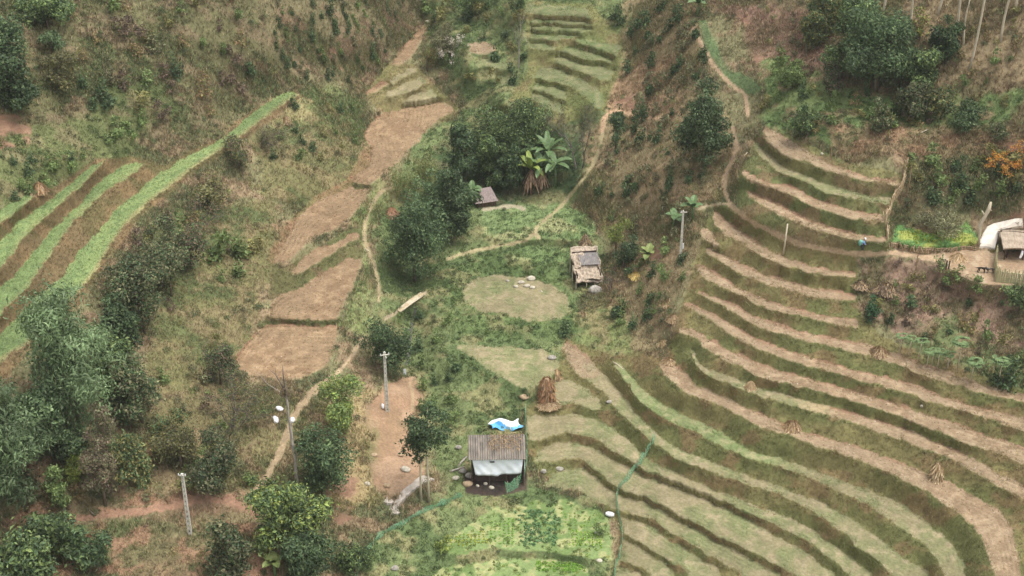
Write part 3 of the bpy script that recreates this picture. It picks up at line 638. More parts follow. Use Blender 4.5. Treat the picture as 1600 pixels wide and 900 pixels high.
def crown_leaves(w, h, n_leaf, leaf, palette, g, clumps=26, droop=.15, flat=1.0, hollow=.5, aspect=.55):
    """clumps of leaves through an uneven crown w wide, h high, its centre at the origin"""
    k = clumps
    nl = max(3, k // 6)                                  # a few uneven boughs, each with its own clumps
    ld = unit(g.normal(size=(nl, 3))); lobe = ld * g.uniform(.3, .78, (nl, 1)); lobe[:, 2] = lobe[:, 2] * .9; lobe[0, 2] = -.55; lobe[1, 2] = -.45; lobe[2, 2] = .6
    lr = g.uniform(.28, .5, nl); wl = g.integers(0, nl, k)
    d = unit(g.normal(size=(k, 3)) + np.array([0, 0, .25]))
    u_ = lobe[wl] + d * (lr[wl] * 1.15 * g.uniform(hollow, 1.05, k))[:, None]
    rn = np.linalg.norm(u_, axis=1, keepdims=True); u_ = u_ / np.maximum(1, rn / 1.02)
    cr = g.uniform(.08, .18, k) * min(w, h * 1.3)
    c = u_ * np.array([w / 2, w / 2, h / 2]) * .97
    per = np.maximum(6, (n_leaf * cr ** 2 / (cr ** 2).sum()).astype(int))
    which = np.repeat(np.arange(k), per); n = len(which)
    nd = unit(g.normal(size=(n, 3)) + np.array([0, 0, .35]))
    P = c[which] + nd * (cr[which] * g.uniform(.55, 1.05, n))[:, None] * np.array([1, 1, .75 * flat])
    stray = g.random(n) < .1
    P[stray] += nd[stray] * (cr[which][stray] * g.uniform(.1, .9, stray.sum()))[:, None]
    lf = leaf * g.choice([.7, 1, 1, 1.45], n)
    v, f = leaf_quads(P, nd, lf, lf * aspect, droop, g)
    tint = (1 + g.normal(size=k) * .2).clip(.65, 1.5) * (1.06)
    col = pal(palette, n, g) * tint[which][:, None]
    return v, f, np.repeat(col, 4, 0), c
def tree(name, label, cat, bx, by, topy, wpx, palette, leaf=.34, hfrac=.95, lean=0.0, droop=.15, clumps=26, dens=170, trunk_r=.12, bark=None, group=None, seed=0, trunks=1, aspect=.55, sparse=1.0, hollow=.5):
    g = np.random.default_rng(1000 + seed)
    b = at(bx, by); s = px_per_m(b)
    H = height_to(b, topy); W = wpx / s
    ch = H * hfrac; cz = H - ch / 2
    root = thing(name, label, cat, b, 0, group)
    n = int(min(15000, W * ch * dens * sparse))
    v, f, c, cen = crown_leaves(W, ch, n, leaf, palette, g, int(clumps * 2.0), droop, hollow=hollow, aspect=aspect)
    v = v + np.array([lean * H, 0, cz])
    v[:, 2] = np.maximum(v[:, 2], .05)
    mesh_np('crown', v, f, M_LEAF, root, color=c)
    m = MB()
    for tno in range(trunks):
        ox = (tno - (trunks - 1) / 2) * .8
        top = Vector((lean * H + ox * .4, 0, cz + ch * .1))
        pts = [Vector((ox, 0, -.4)), Vector((ox + lean * H * .2, .05, H * .2)), Vector((ox * .8 + lean * H * .55, -.04, cz - ch * .2)), top]
        m.tube(pts, [trunk_r * 1.4, trunk_r, trunk_r * .75, trunk_r * .4], 7)
        for q in cen[g.permutation(len(cen))[:6]]:
            e = Vector(q) + Vector((lean * H, 0, cz)); st = pts[2].lerp(pts[3], float(g.uniform(0, .8)))
            m.tube([st, st.lerp(e, .5) + Vector((0, 0, -.1 * W * .3)), e], [trunk_r * .45, trunk_r * .3, trunk_r * .12], 5)
    m.build('trunk', bark or M_BARK, root, smooth=True)
    return root
def bare_tree(name, label, cat, bx, by, topy, wpx, mat, seed, group=None, trunk_r=.1, leaves=None, nleaf=300, depth=4, first=5):
    """a leafless tree or twiggy shrub: branches forking into fine twigs"""
    g = np.random.default_rng(2000 + seed)
    b = at(bx, by); s = px_per_m(b); H = height_to(b, topy); W = wpx / s
    root = thing(name, label, cat, b, 0, group)
    m = MB(); mt = MB(); tips = []
    def grow(p, d, L, r, k):
        q = p + d * L
        mid = p.lerp(q, .5) + Vector(g.normal(size=3) * L * .05)
        (m if k >= depth - 1 else mt).tube([p, mid, q], [r, r * .8, r * .6], 5 if k >= depth - 1 else 3, cap=False)
        if k == 0: tips.append(q); return
        for i in range(int(g.integers(2, 4)) + (1 if k < 2 else 0)):
            nd = (d + Vector(g.normal(size=3)) * .55 + Vector((0, 0, .12))).normalized()
            nd = Vector((nd.x * W / max(H, .1) * 1.1, nd.y * W / max(H, .1) * 1.1, nd.z)).normalized()
            grow(p.lerp(q, float(g.uniform(.55, 1))), nd, L * float(g.uniform(.55, .8)), r * .55, k - 1)
    for i in range(first):
        d = Vector((g.normal() * .35 * W / H * 2, g.normal() * .35 * W / H * 2, 1)).normalized() if first > 1 else Vector((.03, 0, 1))
        grow(Vector((g.normal() * .05 * W if first > 1 else 0, g.normal() * .05 * W if first > 1 else 0, -.2)), d, H * (.34 if first > 1 else .42), trunk_r, depth)
    m.build('trunk', mat, root, smooth=True)
    if mt.n: mt.build('twigs', mat, root)
    if leaves:
        T_ = np.array([tuple(t) for t in tips]); P = T_[g.integers(0, len(T_), nleaf)] + g.normal(size=(nleaf, 3)) * .12
        v, f = leaf_quads(P, unit(g.normal(size=(nleaf, 3)) + [0, 0, .5]), .17, .11, .1, g)
        mesh_np('blossom' if leaves == 'blossom' else 'leaves', v, f, M_LEAF, root, color=np.repeat(pal([(214,204,200), (196,186,184), (150,150,130)] if leaves == 'blossom' else leaves, nleaf, g), 4, 0))
    return root

# ------------------------------------------------------------------ trees one can tell apart
k_ = [0]
def sd_():
    k_[0] += 1; return k_[0]
def TR(label, bx, by, topy, w, palette, cat='tree', name='tree', **kw): return tree(name, label, cat, bx, by, topy, w, palette, seed=sd_(), **kw)
# the wooded flank on the near side of the green terraces
TR('large blue-green feathery tree below the end of the lowest green terrace', 128, 690, 452, 175, BLUEG, droop=.55, leaf=.5, aspect=.26, hfrac=.86, clumps=42, trunk_r=.2, dens=120)
TR('big drooping blue-green tree at the edge of the picture below the feathery tree', 42, 800, 585, 135, BLUEG, droop=.6, leaf=.52, aspect=.26, hfrac=.9, clumps=36, trunk_r=.2, dens=120)
TR('tall dark tree with thin drooping leaves behind the big drooping tree', 8, 770, 640, 90, DARKG, droop=.5, leaf=.45, aspect=.3, clumps=24)
TR('grey-green rounded tree right beside the feathery blue-green tree', 226, 520, 400, 120, GREYG + DARKG, hfrac=.9, leaf=.3, clumps=30)
TR('dark grey shrubby tree on the steep bank under the lip of the green terrace', 268, 462, 345, 95, GREYG + DARKG, hfrac=.95, leaf=.26)
TR('dark narrow tree rising behind the feathery blue-green tree', 195, 560, 455, 70, DARKG, hfrac=.9)
TR('yellow-leaved slender tree in the thicket above the red path', 128, 755, 680, 48, YELG, hfrac=.95, leaf=.26, sparse=.7)
TR('bright green young tree at the foot of the drooping tree', 96, 790, 722, 46, MIDG, hfrac=.95, leaf=.26)
TR('dusky tree with small leaves in the thicket over the red path', 165, 790, 640, 80, GREYG + PURP, hfrac=.95, leaf=.24, sparse=.8)
TR('dark glossy tree at the bend of the red path behind the small concrete post', 330, 772, 690, 100, DARKG + GREYG, hfrac=.95, leaf=.26)
TR('olive bushy tree between the dry slope and the purple-grey thicket', 285, 735, 665, 80, OLIVE + GREYG, hfrac=1.0, leaf=.24)
TR('dark bushy tree filling the gap between the feathery tree and the dry slope', 222, 660, 560, 90, DARKG + GREYG, leaf=.3)
TR('grey-green tree below the lip of the green terrace, nearest the bare fields', 330, 318, 268, 60, GREYG + OLIVE, leaf=.26, sparse=.8)
TR('dark shrubby tree on the bank between the green terrace and the tan slope', 300, 420, 352, 70, DARKG + PURP, leaf=.26, sparse=.8)
TR('dark leafy tree between the two drooping trees and the red path', 90, 720, 600, 110, DARKG + BLUEG, leaf=.36)
TR('dusky bushy tree above the red path next to the yellow-leaved tree', 205, 760, 690, 70, OLIVE + DARKG, leaf=.28)
TR('shadowy green tree at the foot of the grey-green rounded tree', 180, 610, 520, 90, DARKG + MIDG, leaf=.34)
TR('dusky olive thicket tree under the lip of the green terrace halfway along', 372, 262, 214, 54, OLIVE + PURP + DARKG, leaf=.24, sparse=.8)
TR('dark twiggy tree on the dry slope above the white sacks', 345, 600, 548, 56, PURP + DARKG, leaf=.24, sparse=.7)
TR('olive shrubby tree on the dry slope below the dark twiggy tree', 268, 700, 645, 62, OLIVE + DARKG, leaf=.26, sparse=.8)
# below the red path
TR('broad-leaved tree with pale glossy leaves in the bottom corner below the red path', 75, 905, 826, 150, DARKG + MIDG, leaf=.42, hfrac=.95, clumps=34)
TR('dark compact tree next to the pale broad-leaved tree', 150, 886, 826, 60, DARKG, hfrac=.95)
TR('yellow-green topped tree standing at the foot of the footpath', 452, 868, 757, 112, MIDG + DARKG + YELG, hfrac=.85, leaf=.34, clumps=32)
TR('dark green tree in front of the yellow-green topped tree', 480, 915, 826, 84, DARKG, hfrac=.9, leaf=.34)
TR('grey-green tree leaning over the bare red patch at the bottom', 362, 905, 818, 86, DARKG + GREYG, hfrac=.9, leaf=.34)
TR('small dark bushy tree beside the bottom vine slope', 556, 900, 838, 70, DARKG + MIDG, hfrac=.95, leaf=.26, sparse=.7)
# middle of the valley
TR('dense dark round tree behind the crooked bare trunk', 506, 773, 676, 98, DARKG, hfrac=1.0, clumps=44, dens=150, leaf=.28, trunk_r=.16)
TR('bright green bushy tree between the footpath and the tall concrete pole', 528, 668, 590, 84, MIDG + MIDG + YELG, hfrac=1.0, leaf=.26, sparse=.85)
TR('dark dome-shaped tree at the creek behind the tall concrete pole', 605, 582, 498, 84, DARKG, hfrac=1.0, clumps=44, dens=150, leaf=.26)
TR('dark tree on two thin trunks beside the grey concrete path', 664, 782, 632, 74, DARKG, hfrac=.58, trunks=2, trunk_r=.11, leaf=.3, sparse=.65, bark=M_PALEBARK)
TR('big dark tree with dense crown over the log bridge', 648, 440, 312, 112, DARKG, hfrac=.9, clumps=44, dens=140, leaf=.28, trunk_r=.2)
TR('pale-topped blue-green tree above the dense dark tree', 678, 372, 272, 80, BLUEG + DARKG, hfrac=.9, leaf=.3)
TR('dark narrow tree beside the thatched field hut among the trees', 716, 370, 262, 60, DARKG + BLUEG, hfrac=.95)
TR('dark tree behind the thatched field hut', 728, 290, 200, 58, DARKG, hfrac=.95)
TR('large spreading green tree above the banana clump', 800, 262, 160, 112, MIDG + DARKG, hfrac=.85, clumps=40, leaf=.3)
TR('dark columnar tree between the thatched field hut and the banana clump', 795, 305, 215, 42, DARKG, hfrac=1.0)
TR('dark broadleaf tree behind the purple thatch of the field hut', 765, 288, 205, 56, DARKG + MIDG, hfrac=.95)
TR('dark little tree on the knoll where the two footpaths meet', 962, 232, 176, 32, DARKG, hfrac=.95, leaf=.22)
TR('tall dark blue-green tree beside the bend of the upper track', 1098, 262, 128, 84, DARKG + BLUEG, hfrac=.95, clumps=40, dens=140, leaf=.3, trunk_r=.18)
TR('yellow-green flat topped tree behind the collapsed grey hut', 962, 398, 344, 46, YELG, hfrac=.6, leaf=.22, sparse=.8)
TR('blue-green shrubby tree beside the collapsed grey hut', 974, 418, 360, 42, DARKG + BLUEG, hfrac=.95, leaf=.22)
TR('grey-crowned dark tree at the head of the valley under the white blossom', 694, 92, 42, 48, GREYG, hfrac=.95, leaf=.24)
TR('dark bushy tree at the very top of the valley left of the far terraces', 744, 24, -20, 62, DARKG + MIDG, hfrac=.95, leaf=.24, sparse=.8)
TR('round green tree beside the far terraces at the top of the valley', 806, 26, -12, 34, MIDG + DARKG, hfrac=.95, leaf=.22)
TR('orange-tinged thin tree by the bare strip at the valley head', 668, 110, 70, 34, BROWN + OLIVE + MIDG, hfrac=.95, leaf=.2, sparse=.7)
# upper corner
TR('dark bushy tree in the upper corner above the grey shrub', 74, 42, -12, 104, DARKG + MIDG, hfrac=.95, clumps=34)
TR('big dark tree cut by the picture edge high on the scrub hill', 8, 110, 20, 76, DARKG, hfrac=.95)
TR('dark tree spreading under the big tree at the upper picture edge', 30, 172, 80, 80, DARKG, hfrac=.95)
TR('pale grey-leaved tree on the scrub hill', 96, 140, 78, 62, GREYG + OLIVE, hfrac=.95, leaf=.26)
TR('small silver-green round tree above the pale grey-leaved tree', 84, 82, 46, 36, BLUEG, hfrac=1.0, leaf=.26)
# the far slope with the bare trunks
TR('large dark tree with a wide crown on the upper slope', 1368, 142, 6, 124, DARKG, hfrac=.92, clumps=56, dens=140, leaf=.32, trunk_r=.22)
TR('lighter green tree behind the large dark tree', 1345, 92, -12, 74, MIDG + DARKG, hfrac=.9)
TR('dark green tree among the bare trunks', 1478, 100, 22, 50, DARKG, hfrac=.9)
TR('dark green tree reaching out of the top edge beside the lighter tree', 1292, 36, -24, 64, DARKG + OLIVE, hfrac=.95)
TR('olive tree with a yellowish crown beside the bare trunks', 1432, 62, 16, 42, YELG + BROWN, hfrac=.85, sparse=.6, leaf=.24)
TR('low dark tree at the foot of the large dark tree', 1438, 142, 72, 80, DARKG + MIDG, hfrac=1.0)
TR('dark purple-brown bushy tree beneath the large dark tree', 1298, 148, 98, 36, PURP + DARKG, hfrac=1.0, leaf=.22)
TR('dark thicket tree on the reddish slope beside the lighter green tree', 1268, 72, 18, 66, DARKG + OLIVE, leaf=.28)
TR('dark spreading tree on the side of the large dark tree away from the bare trunks', 1312, 128, 62, 60, DARKG + MIDG, leaf=.3)
TR('rounded dark tree under the olive tree with a yellowish crown', 1424, 128, 70, 70, DARKG, leaf=.3)
TR('mid green leafy tree in the thicket between the upper track and the large dark tree', 1236, 140, 96, 52, MIDG, leaf=.28)
TR('green bushy tree right above the topmost bare terrace', 1262, 212, 166, 56, MIDG + DARKG, leaf=.26)
TR('dark low tree in the thicket above the bare ledge, among pale leaves', 1420, 186, 128, 62, DARKG + GREYG, leaf=.28)
TR('dusky green tree at the edge of the brown slope with bare trunks', 1470, 186, 140, 58, DARKG + OLIVE, leaf=.28)
TR('blue-green shrubby tree above the bare ledge', 1508, 200, 160, 60, BLUEG + DARKG, hfrac=1.0, leaf=.26)
TR('dark small tree above the bare ledge next to an orange bush', 1374, 208, 150, 44, DARKG + GREYG, hfrac=1.0, leaf=.24)
TR('mottled tree with pale flowers above the bare ledge', 1556, 218, 192, 42, GREYG + DARKG, hfrac=1.0, leaf=.22)
TR('wide low grey-green tree standing in the herb garden', 1462, 366, 327, 84, GREYG, hfrac=1.0, leaf=.3, clumps=34, aspect=.3, dens=150)
TR('dark tree at the picture edge below the farmyard', 1590, 490, 444, 58, DARKG + MIDG, hfrac=1.0, leaf=.26)
TR('dark conical young tree at the end of a long terrace', 1361, 502, 466, 30, [(62,92,66), (70,100,70), (56,82,60)], hfrac=1.0, leaf=.22, dens=170)
bare_tree('bare_tree', 'leafless dark grey tree beside the banana clump', 'tree', 903, 262, 143, 62, M_TWIG, 1, trunk_r=.12, depth=5, first=2, leaves=DARKG + PURP, nleaf=1500)
bare_tree('bare_tree', 'purple-grey leafless thicket tree beside the lowest bare field', 'tree', 362, 672, 575, 82, M_TWIG, 2, trunk_r=.06, depth=4, first=9, leaves=PURP + DARKG + OLIVE, nleaf=2400)
bare_tree('blossom_tree', 'small tree with white blossom at the head of the valley', 'tree', 708, 82, 42, 34, M_DEAD, 3, trunk_r=.06, depth=3, first=5, leaves='blossom', nleaf=900)
bare_tree('bare_tree', 'pale leafless tree beside the far terraces', 'tree', 810, 106, 22, 40, M_DEAD, 4, trunk_r=.1, depth=4, first=1, leaves=GREYG, nleaf=160)
bare_tree('bare_tree', 'reddish brown leafless shrub beside the collapsed grey hut', 'shrub', 955, 452, 408, 36, M_TWIG, 5, trunk_r=.05, depth=3, first=7, leaves=BROWN, nleaf=260)
bare_tree('bare_tree', 'dusky leafless tree on the steep bank above the tan dry slope', 'tree', 318, 350, 290, 62, M_TWIG, 6, trunk_r=.05, depth=4, first=6, leaves=PURP + BROWN + DARKG, nleaf=1300)
bare_tree('bare_tree', 'dusky twiggy tree under the track above the bare fields', 'tree', 428, 225, 178, 50, M_TWIG, 7, trunk_r=.05, depth=4, first=6, leaves=GREYG + PURP, nleaf=1300)
tag(bare_tree('orange_tree', 'orange and yellow bush on the bare red bank at the picture edge', 'bush', 1584, 262, 206, 64, M_TWIG, 8, trunk_r=.05, depth=4, first=6, leaves=ORANGE, nleaf=1800))
# bare pale trunks high on the far slope; their small crowns stand above the picture
for i, (bx, by, h, lab) in enumerate([(1514, 110, 12.5, 'tallest pale bare trunk on the upper slope, foot lowest of all'), (1492, 57, 9, 'pale bare trunk right behind the dark green slope tree'), (1504, 70, 6, 'short broken pale trunk between two taller bare trunks'),
        (1563, 67, 9, 'pale bare trunk standing alone on the open brown slope'), (1588, 17, 8, 'pale bare trunk nearest the picture edge on the upper slope'), (1466, 26, 8, 'pale bare trunk above the olive tree'),
        (1418, 62, 7, 'pale trunk half hidden by the olive tree'), (1379, 18, 7, 'pale trunk rising out of the crown of the large dark tree'), (1341, 14, 7, 'pale trunk rising behind the lighter green slope tree')]):
    g = np.random.default_rng(50 + i); b = at(bx, by); root = thing('slender_tree', lab, 'tree', b, 0, 'slender trees with bare pale trunks on the upper slope')
    lx = float(g.normal() * .05) + .04
    pts = [Vector((lx * h * t + .12 * math.sin(5 * t + i), .1 * math.sin(4 * t), -.3 + (h + .3) * t)) for t in np.linspace(0, 1, 7)]
    MB().tube(pts, [.17 - .011 * j * (1 if i != 2 else 1.6) for j in range(7)], 7).build('trunk', M_PALEBARK, root, smooth=True)
    if i != 2:
        v, f, c, _ = crown_leaves(2.4, 2.6, 260, .32, MIDG + OLIVE, g, 10); mesh_np('crown', v + np.array([lx * h, 0, h + .8]), f, M_LEAF, root, color=c)

# ------------------------------------------------------------------ bananas, bamboo, papaya
def blade_strip(m, p, d, L, W, droop, n=6, vdir=Vector((0, 0, 1))):
    """a long arching leaf, folded along its midrib"""
    p = Vector(p); d = Vector(d).normalized(); v = []; f = []
    for i in range(n + 1):
        t = i / n
        s = d.cross(vdir)
        s = s.normalized() if s.length > 1e-3 else Vector((1, 0, 0))
        w = W * (math.sin(math.pi * min(1, t * .93 + .07)) ** .6) / 2
        up = s.cross(d).normalized() * W * .14
        v += [p - s * w + up, p, p + s * w + up]
        p = p + d * L / n
        d = (d + Vector((0, 0, -droop / n * (1 + t)))).normalized()
    for i in range(n):
        a = i * 3
        f += [(a, a + 1, a + 4, a + 3), (a + 1, a + 2, a + 5, a + 4)]
    m.add(v, f)
M_BAN = noise_mat('banana leaf', (74,98,60), (104,126,80), 3, .55, .3, spec=.4)
M_BANY = noise_mat('young banana leaf', (116,134,60), (140,152,78), 3, .55, .3, spec=.4)
M_BANM = noise_mat('dull banana leaf', (96,112,62), (130,138,84), 3, .6, .3)
M_BAND = noise_mat('dead banana leaf', (112,84,66), (178,152,126), 5, .95, .5, (1, 1, .3))
def banana(label, bx, by, h, n, mat, skirt, seed, spread=1.0, group='banana plants'):
    g = np.random.default_rng(seed); b = at(bx, by); root = thing('banana_plant', label, 'banana plant', b, float(g.uniform(0, 6)), group)
    MB().tube([(0, 0, -.3), (.03, 0, h * .35), (.08, .03, h * .7)], [.17, .14, .08], 8).build('stem', M_BAND if skirt else M_BAN, root, smooth=True)
    for i in range(n):
        a = i * 2.4 + float(g.normal() * .2); el = float(g.uniform(.35, 1.2)); m = MB()
        blade_strip(m, (.08, .03, h * .66), (math.cos(a) * math.cos(el), math.sin(a) * math.cos(el), math.sin(el)), h * float(g.uniform(.5, .68)) * spread, .85, float(g.uniform(.6, 1.5)))
        m.build('leaf', mat, root)
    if skirt:
        m = MB()
        for i in range(26):
            a = i * .83; r = float(g.uniform(.1, .35))
            blade_strip(m, (math.cos(a) * r * .5, math.sin(a) * r * .5, h * float(g.uniform(.45, .66))), (math.cos(a) * .6, math.sin(a) * .6, -1), h * float(g.uniform(.35, .58)), .26, .5, 4)
        m.build('dead_leaves', M_BAND, root)
    return root
banana('yellow-green banana plant with a skirt of brown dead leaves', 830, 304, 5.6, 10, M_BANY, True, 61, .8)
banana('banana plant with brown skirt beside the yellow-green banana plant', 845, 298, 5.0, 8, M_BAN, True, 62)
for i, (bx, by, h, lab) in enumerate([(868, 292, 5.2, 'dark green banana plant overhanging the footpath side of the clump'), (856, 276, 5.6, 'tall banana plant at the back of the clump near the leafless tree'), (815, 285, 5.4, 'banana plant at the back of the clump next to the columnar tree'), (836, 274, 5.8, 'tallest banana plant in the middle of the clump')]):
    banana(lab, bx, by, h, 8, M_BAN, False, 70 + i)
banana('small pale banana plant on the brown slope below the concrete pole', 1012, 412, 2.3, 6, M_BANM, False, 80)
banana('dark banana plant next to the pole on the brown slope', 1082, 344, 2.6, 7, M_BAN, False, 81)
banana('small banana plant behind the pole on the brown slope', 1052, 356, 2.2, 7, M_BAN, False, 82)
banana('young banana plant at the bottom edge below the yellow-green topped tree', 430, 900, 2.2, 7, M_BANM, False, 83)
banana('banana plant with pale leaves at the top of the upper track', 1090, 24, 2.8, 7, M_BAN, False, 84)
banana('low banana plant beside the thatched field hut', 737, 316, 2.6, 6, M_BAN, False, 85)
def bamboo(label, bx, by, h, n, seed):
    g = np.random.default_rng(seed); b = at(bx, by); root = thing('bamboo_clump', label, 'bamboo', b, 0)
    m = MB(); P = []
    for i in range(n):
        a = float(g.uniform(0, 6.28)); l = float(g.uniform(.05, .3)); hh = h * float(g.uniform(.7, 1)); o = Vector((g.normal() * .7, g.normal() * .4, -.2))
        pts = [o + Vector((math.cos(a) * l * hh * t * t, math.sin(a) * l * hh * t * t, hh * (t - .12 * t ** 3))) for t in np.linspace(0, 1, 7)]
        m.tube(pts, [.045, .045, .042, .036, .03, .02, .01], 5)
        for p in pts[3:]:
            for q in range(26): P.append(tuple(p + Vector(g.normal(size=3)) * .42))
    m.build('culms', noise_mat('bamboo culm', (118,130,74), (150,156,98), 5, .6, .2), root, smooth=True)
    P = np.array(P); v, f = leaf_quads(P, unit(g.normal(size=P.shape) + [0, 0, .4]), .38, .07, .7, g)
    mesh_np('leaves', v, f, M_LEAF, root, color=np.repeat(pal(OLIVE + MIDG, len(P), g), 4, 0))
bamboo('clump of thin green bamboo with upright culms above the dense dark tree', 668, 312, 7.5, 24, 91)
bamboo('yellowish bamboo clump beside the footpath that skirts the bare fields', 640, 318, 6.0, 16, 92)
M_PAP = noise_mat('papaya leaf', (82,104,66), (116,134,88), 4, .6, .3)
for i, (bx, by, ty, lab) in enumerate([(1405, 552, 522, 'first and barest papaya sapling of the row, beside the straw heap'), (1420, 557, 524, 'thin papaya sapling, second from the straw heap'), (1435, 565, 528, 'thin tall papaya sapling, third from the straw heap'),
        (1448, 574, 546, 'short papaya sapling standing closest behind the thin tall one'), (1455, 574, 544, 'short papaya sapling in the tight middle group, upright stem'), (1464, 576, 546, 'short papaya sapling ending the tight middle group'),
        (1480, 577, 552, 'smallest papaya sapling in front of the bushiest one'), (1495, 583, 530, 'bushiest papaya sapling of the row'), (1517, 597, 562, 'broad papaya sapling between the bushiest and the last of the row'), (1559, 605, 558, 'last papaya sapling of the row, blue-green, beside a dark bush')]):
    g = np.random.default_rng(120 + i); b = at(bx, by); h = max(1.2, height_to(b, ty)); root = thing('papaya_sapling', lab, 'sapling', b, float(g.uniform(0, 6)), 'row of papaya saplings on the terrace edge')
    MB().tube([(0, 0, -.2), (.02, 0, h * .5), (0, .03, h * .86)], [.06, .05, .035], 6).build('stem', M_PALEBARK, root, smooth=True)
    m = MB(); nl = 16 if i in (7, 8, 9) else 9; r = .85 if i in (7, 8, 9) else .6
    for q in range(nl):
        a = q * 2.4; el = .1 + .06 * q
        d = Vector((math.cos(a) * math.cos(el), math.sin(a) * math.cos(el), math.sin(el))); rq = r * (.3 + .7 * ((q * .618) % 1)); e = Vector((0, .03, h * .84)) + d * rq
        m.tube([(0, .03, h * .84), e], .012, 3, cap=False)
        for w in range(5): blade_strip(m, e, (math.cos(a + (w - 2) * .55), math.sin(a + (w - 2) * .55), .15), r * .62, r * .3, .8, 3)
    m.build('leaves', M_PAP, root)

# ------------------------------------------------------------------ shrubs: shared meshes, every one an object of its own
def shrub_proto(name, palette, seed, n=230, leaf=.15, w=1.3, h=1.1, droop=.1):
    g = np.random.default_rng(seed)
    v, f, c, cen = crown_leaves(w, h, n, leaf, palette, g, 18, droop, hollow=.3)
    v[:, 2] += h * .46; v[:, 2] = np.maximum(v[:, 2], -.05)
    me = mesh_np(name, v, f, M_LEAF, color=c); COL.objects.unlink(me)
    return me
PRO = {k: [shrub_proto('shrub', p, 300 + 10 * j + q, n=nn, leaf=lf) for q in range(3)] for j, (k, p, nn, lf) in enumerate([('dark', DARKG, 260, .16), ('mid', MIDG, 240, .16), ('olive', OLIVE, 220, .15), ('brown', BROWN + OLIVE, 200, .14), ('grey', GREYG, 220, .16), ('purp', PURP, 200, .14), ('yel', YELG, 220, .16)])}
taken = []
def shrub(kind, px, py, wpx, label, group, tall=1.0, g=rng, name='shrub', cat='shrub'):
    b = at(px, py); s = px_per_m(b)
    o = PRO[kind][int(g.integers(0, 3))].copy(); COL.objects.link(o); o.name = name
    k = wpx / s / 1.15
    o.location = b + Vector((0, 0, -.05)); o.scale = (k, k, k * tall); o.rotation_euler = (0, 0, float(g.uniform(0, 6.28)))
    return tag(o, label, cat, group)
def scatter_shrubs(poly, n, kinds, size, mind, label, group, seed, tall=(.8, 1.2), name='shrub', cat='shrub'):
    g = np.random.default_rng(seed); P = np.array(poly, float); c = 0; tries = 0
    while c < n and tries < 6000:
        tries += 1
        x = g.uniform(P[:, 0].min(), P[:, 0].max()); y = g.uniform(P[:, 1].min(), P[:, 1].max())
        if not in_poly(np.array([x]), np.array([y]), poly)[0]: continue
        i = int(np.argmin(abs(GY - y))); j = int(np.argmin(abs(GX - x)))
        if TCOV[i, j] >= 0 or cls[i, j] == DIRT: continue
        if any((x - a) ** 2 + (y - b_) ** 2 < mind ** 2 for a, b_ in taken): continue
        taken.append((x, y)); c += 1
        shrub(kinds[int(g.integers(0, len(kinds)))], x, y, g.uniform(*size), label, group, float(g.uniform(*tall)), g, name, cat)
scatter_shrubs([(955,20),(1080,10),(1110,110),(1130,200),(1100,300),(1000,330),(940,280),(965,170),(975,80)], 84, ['dark', 'dark', 'grey'], (15, 28), 12, 'small dark green bush among many on the pinkish brown slope under the upper track', 'dark bushes on the brown slope', 401, (.9, 1.5), 'planted_bush', 'planted bush')
scatter_shrubs([(930,290),(1080,330),(1075,440),(1010,540),(960,500),(945,420),(940,330)], 34, ['dark', 'grey', 'mid'], (14, 28), 14, 'dark bush on the brown slope between the collapsed hut and the long terraces', 'bushes above the collapsed hut', 402, (.9, 1.4), 'planted_bush', 'planted bush')
scatter_shrubs([(430,10),(640,0),(610,80),(560,140),(480,130),(420,90)], 64, ['dark', 'dark', 'grey', 'mid'], (9, 19), 11, 'small dark sapling bush on the tan and red hillside above the far bare fields', 'sapling bushes on the tan hillside', 403, (1, 1.7), 'hillside_sapling', 'hillside sapling')
scatter_shrubs([(130,20),(420,0),(440,110),(360,190),(250,200),(120,180)], 40, ['olive', 'grey', 'dark', 'mid', 'brown', 'purp'], (16, 42), 17, 'scrubby bush on the olive brown hillside above the green terraces', 'bushes on the scrub hillside', 404)
scatter_shrubs([(190,400),(330,300),(430,330),(410,470),(350,560),(420,620),(330,700),(220,740),(200,600),(270,500)], 28, ['olive', 'brown', 'purp', 'grey', 'mid'], (16, 40), 18, 'low bush on the dry tan slope beside the bare fields', 'bushes on the dry slope', 405)
scatter_shrubs([(470,160),(560,170),(560,230),(500,260),(410,290),(400,210)], 16, ['mid', 'olive', 'dark'], (12, 24), 16, 'green bush on the grassy bank above the largest bare field', 'bushes above the largest bare field', 406)
scatter_shrubs([(1190,90),(1300,100),(1420,170),(1590,150),(1590,190),(1420,205),(1260,215),(1195,180)], 28, ['mid', 'dark', 'olive', 'purp', 'brown'], (16, 32), 18, 'bush in the thicket above the bare ledge and the upper terraces', 'bushes above the upper terraces', 407)
scatter_shrubs([(1420,255),(1590,250),(1590,315),(1430,325)], 18, ['dark', 'dark', 'olive', 'mid'], (22, 40), 20, 'dark bush hanging on the shaded bank behind the herb garden', 'bushes on the bank behind the herb garden', 408)
scatter_shrubs([(1345,410),(1480,425),(1600,470),(1600,600),(1500,575),(1420,540),(1350,500)], 30, ['mid', 'olive', 'brown', 'purp', 'dark'], (12, 30), 18, 'bush on the rough bank below the farmyard', 'bushes on the bank below the farmyard', 409)
scatter_shrubs([(660,10),(820,0),(820,140),(700,140),(680,100)], 22, ['mid', 'mid', 'dark', 'olive'], (14, 30), 18, 'green bush on the valley floor beside the far terraces', 'bushes at the head of the valley', 410)
scatter_shrubs([(620,500),(700,480),(720,600),(700,720),(650,700),(640,600)], 18, ['mid', 'dark', 'mid'], (16, 30), 18, 'leafy green bush in the overgrown creek bed', 'bushes along the creek', 411)
scatter_shrubs([(30,740),(230,700),(400,720),(400,765),(220,780),(40,790)], 20, ['brown', 'olive', 'purp', 'grey', 'mid'], (18, 36), 18, 'brushy bush on the bank above the red path', 'bushes above the red path', 412)
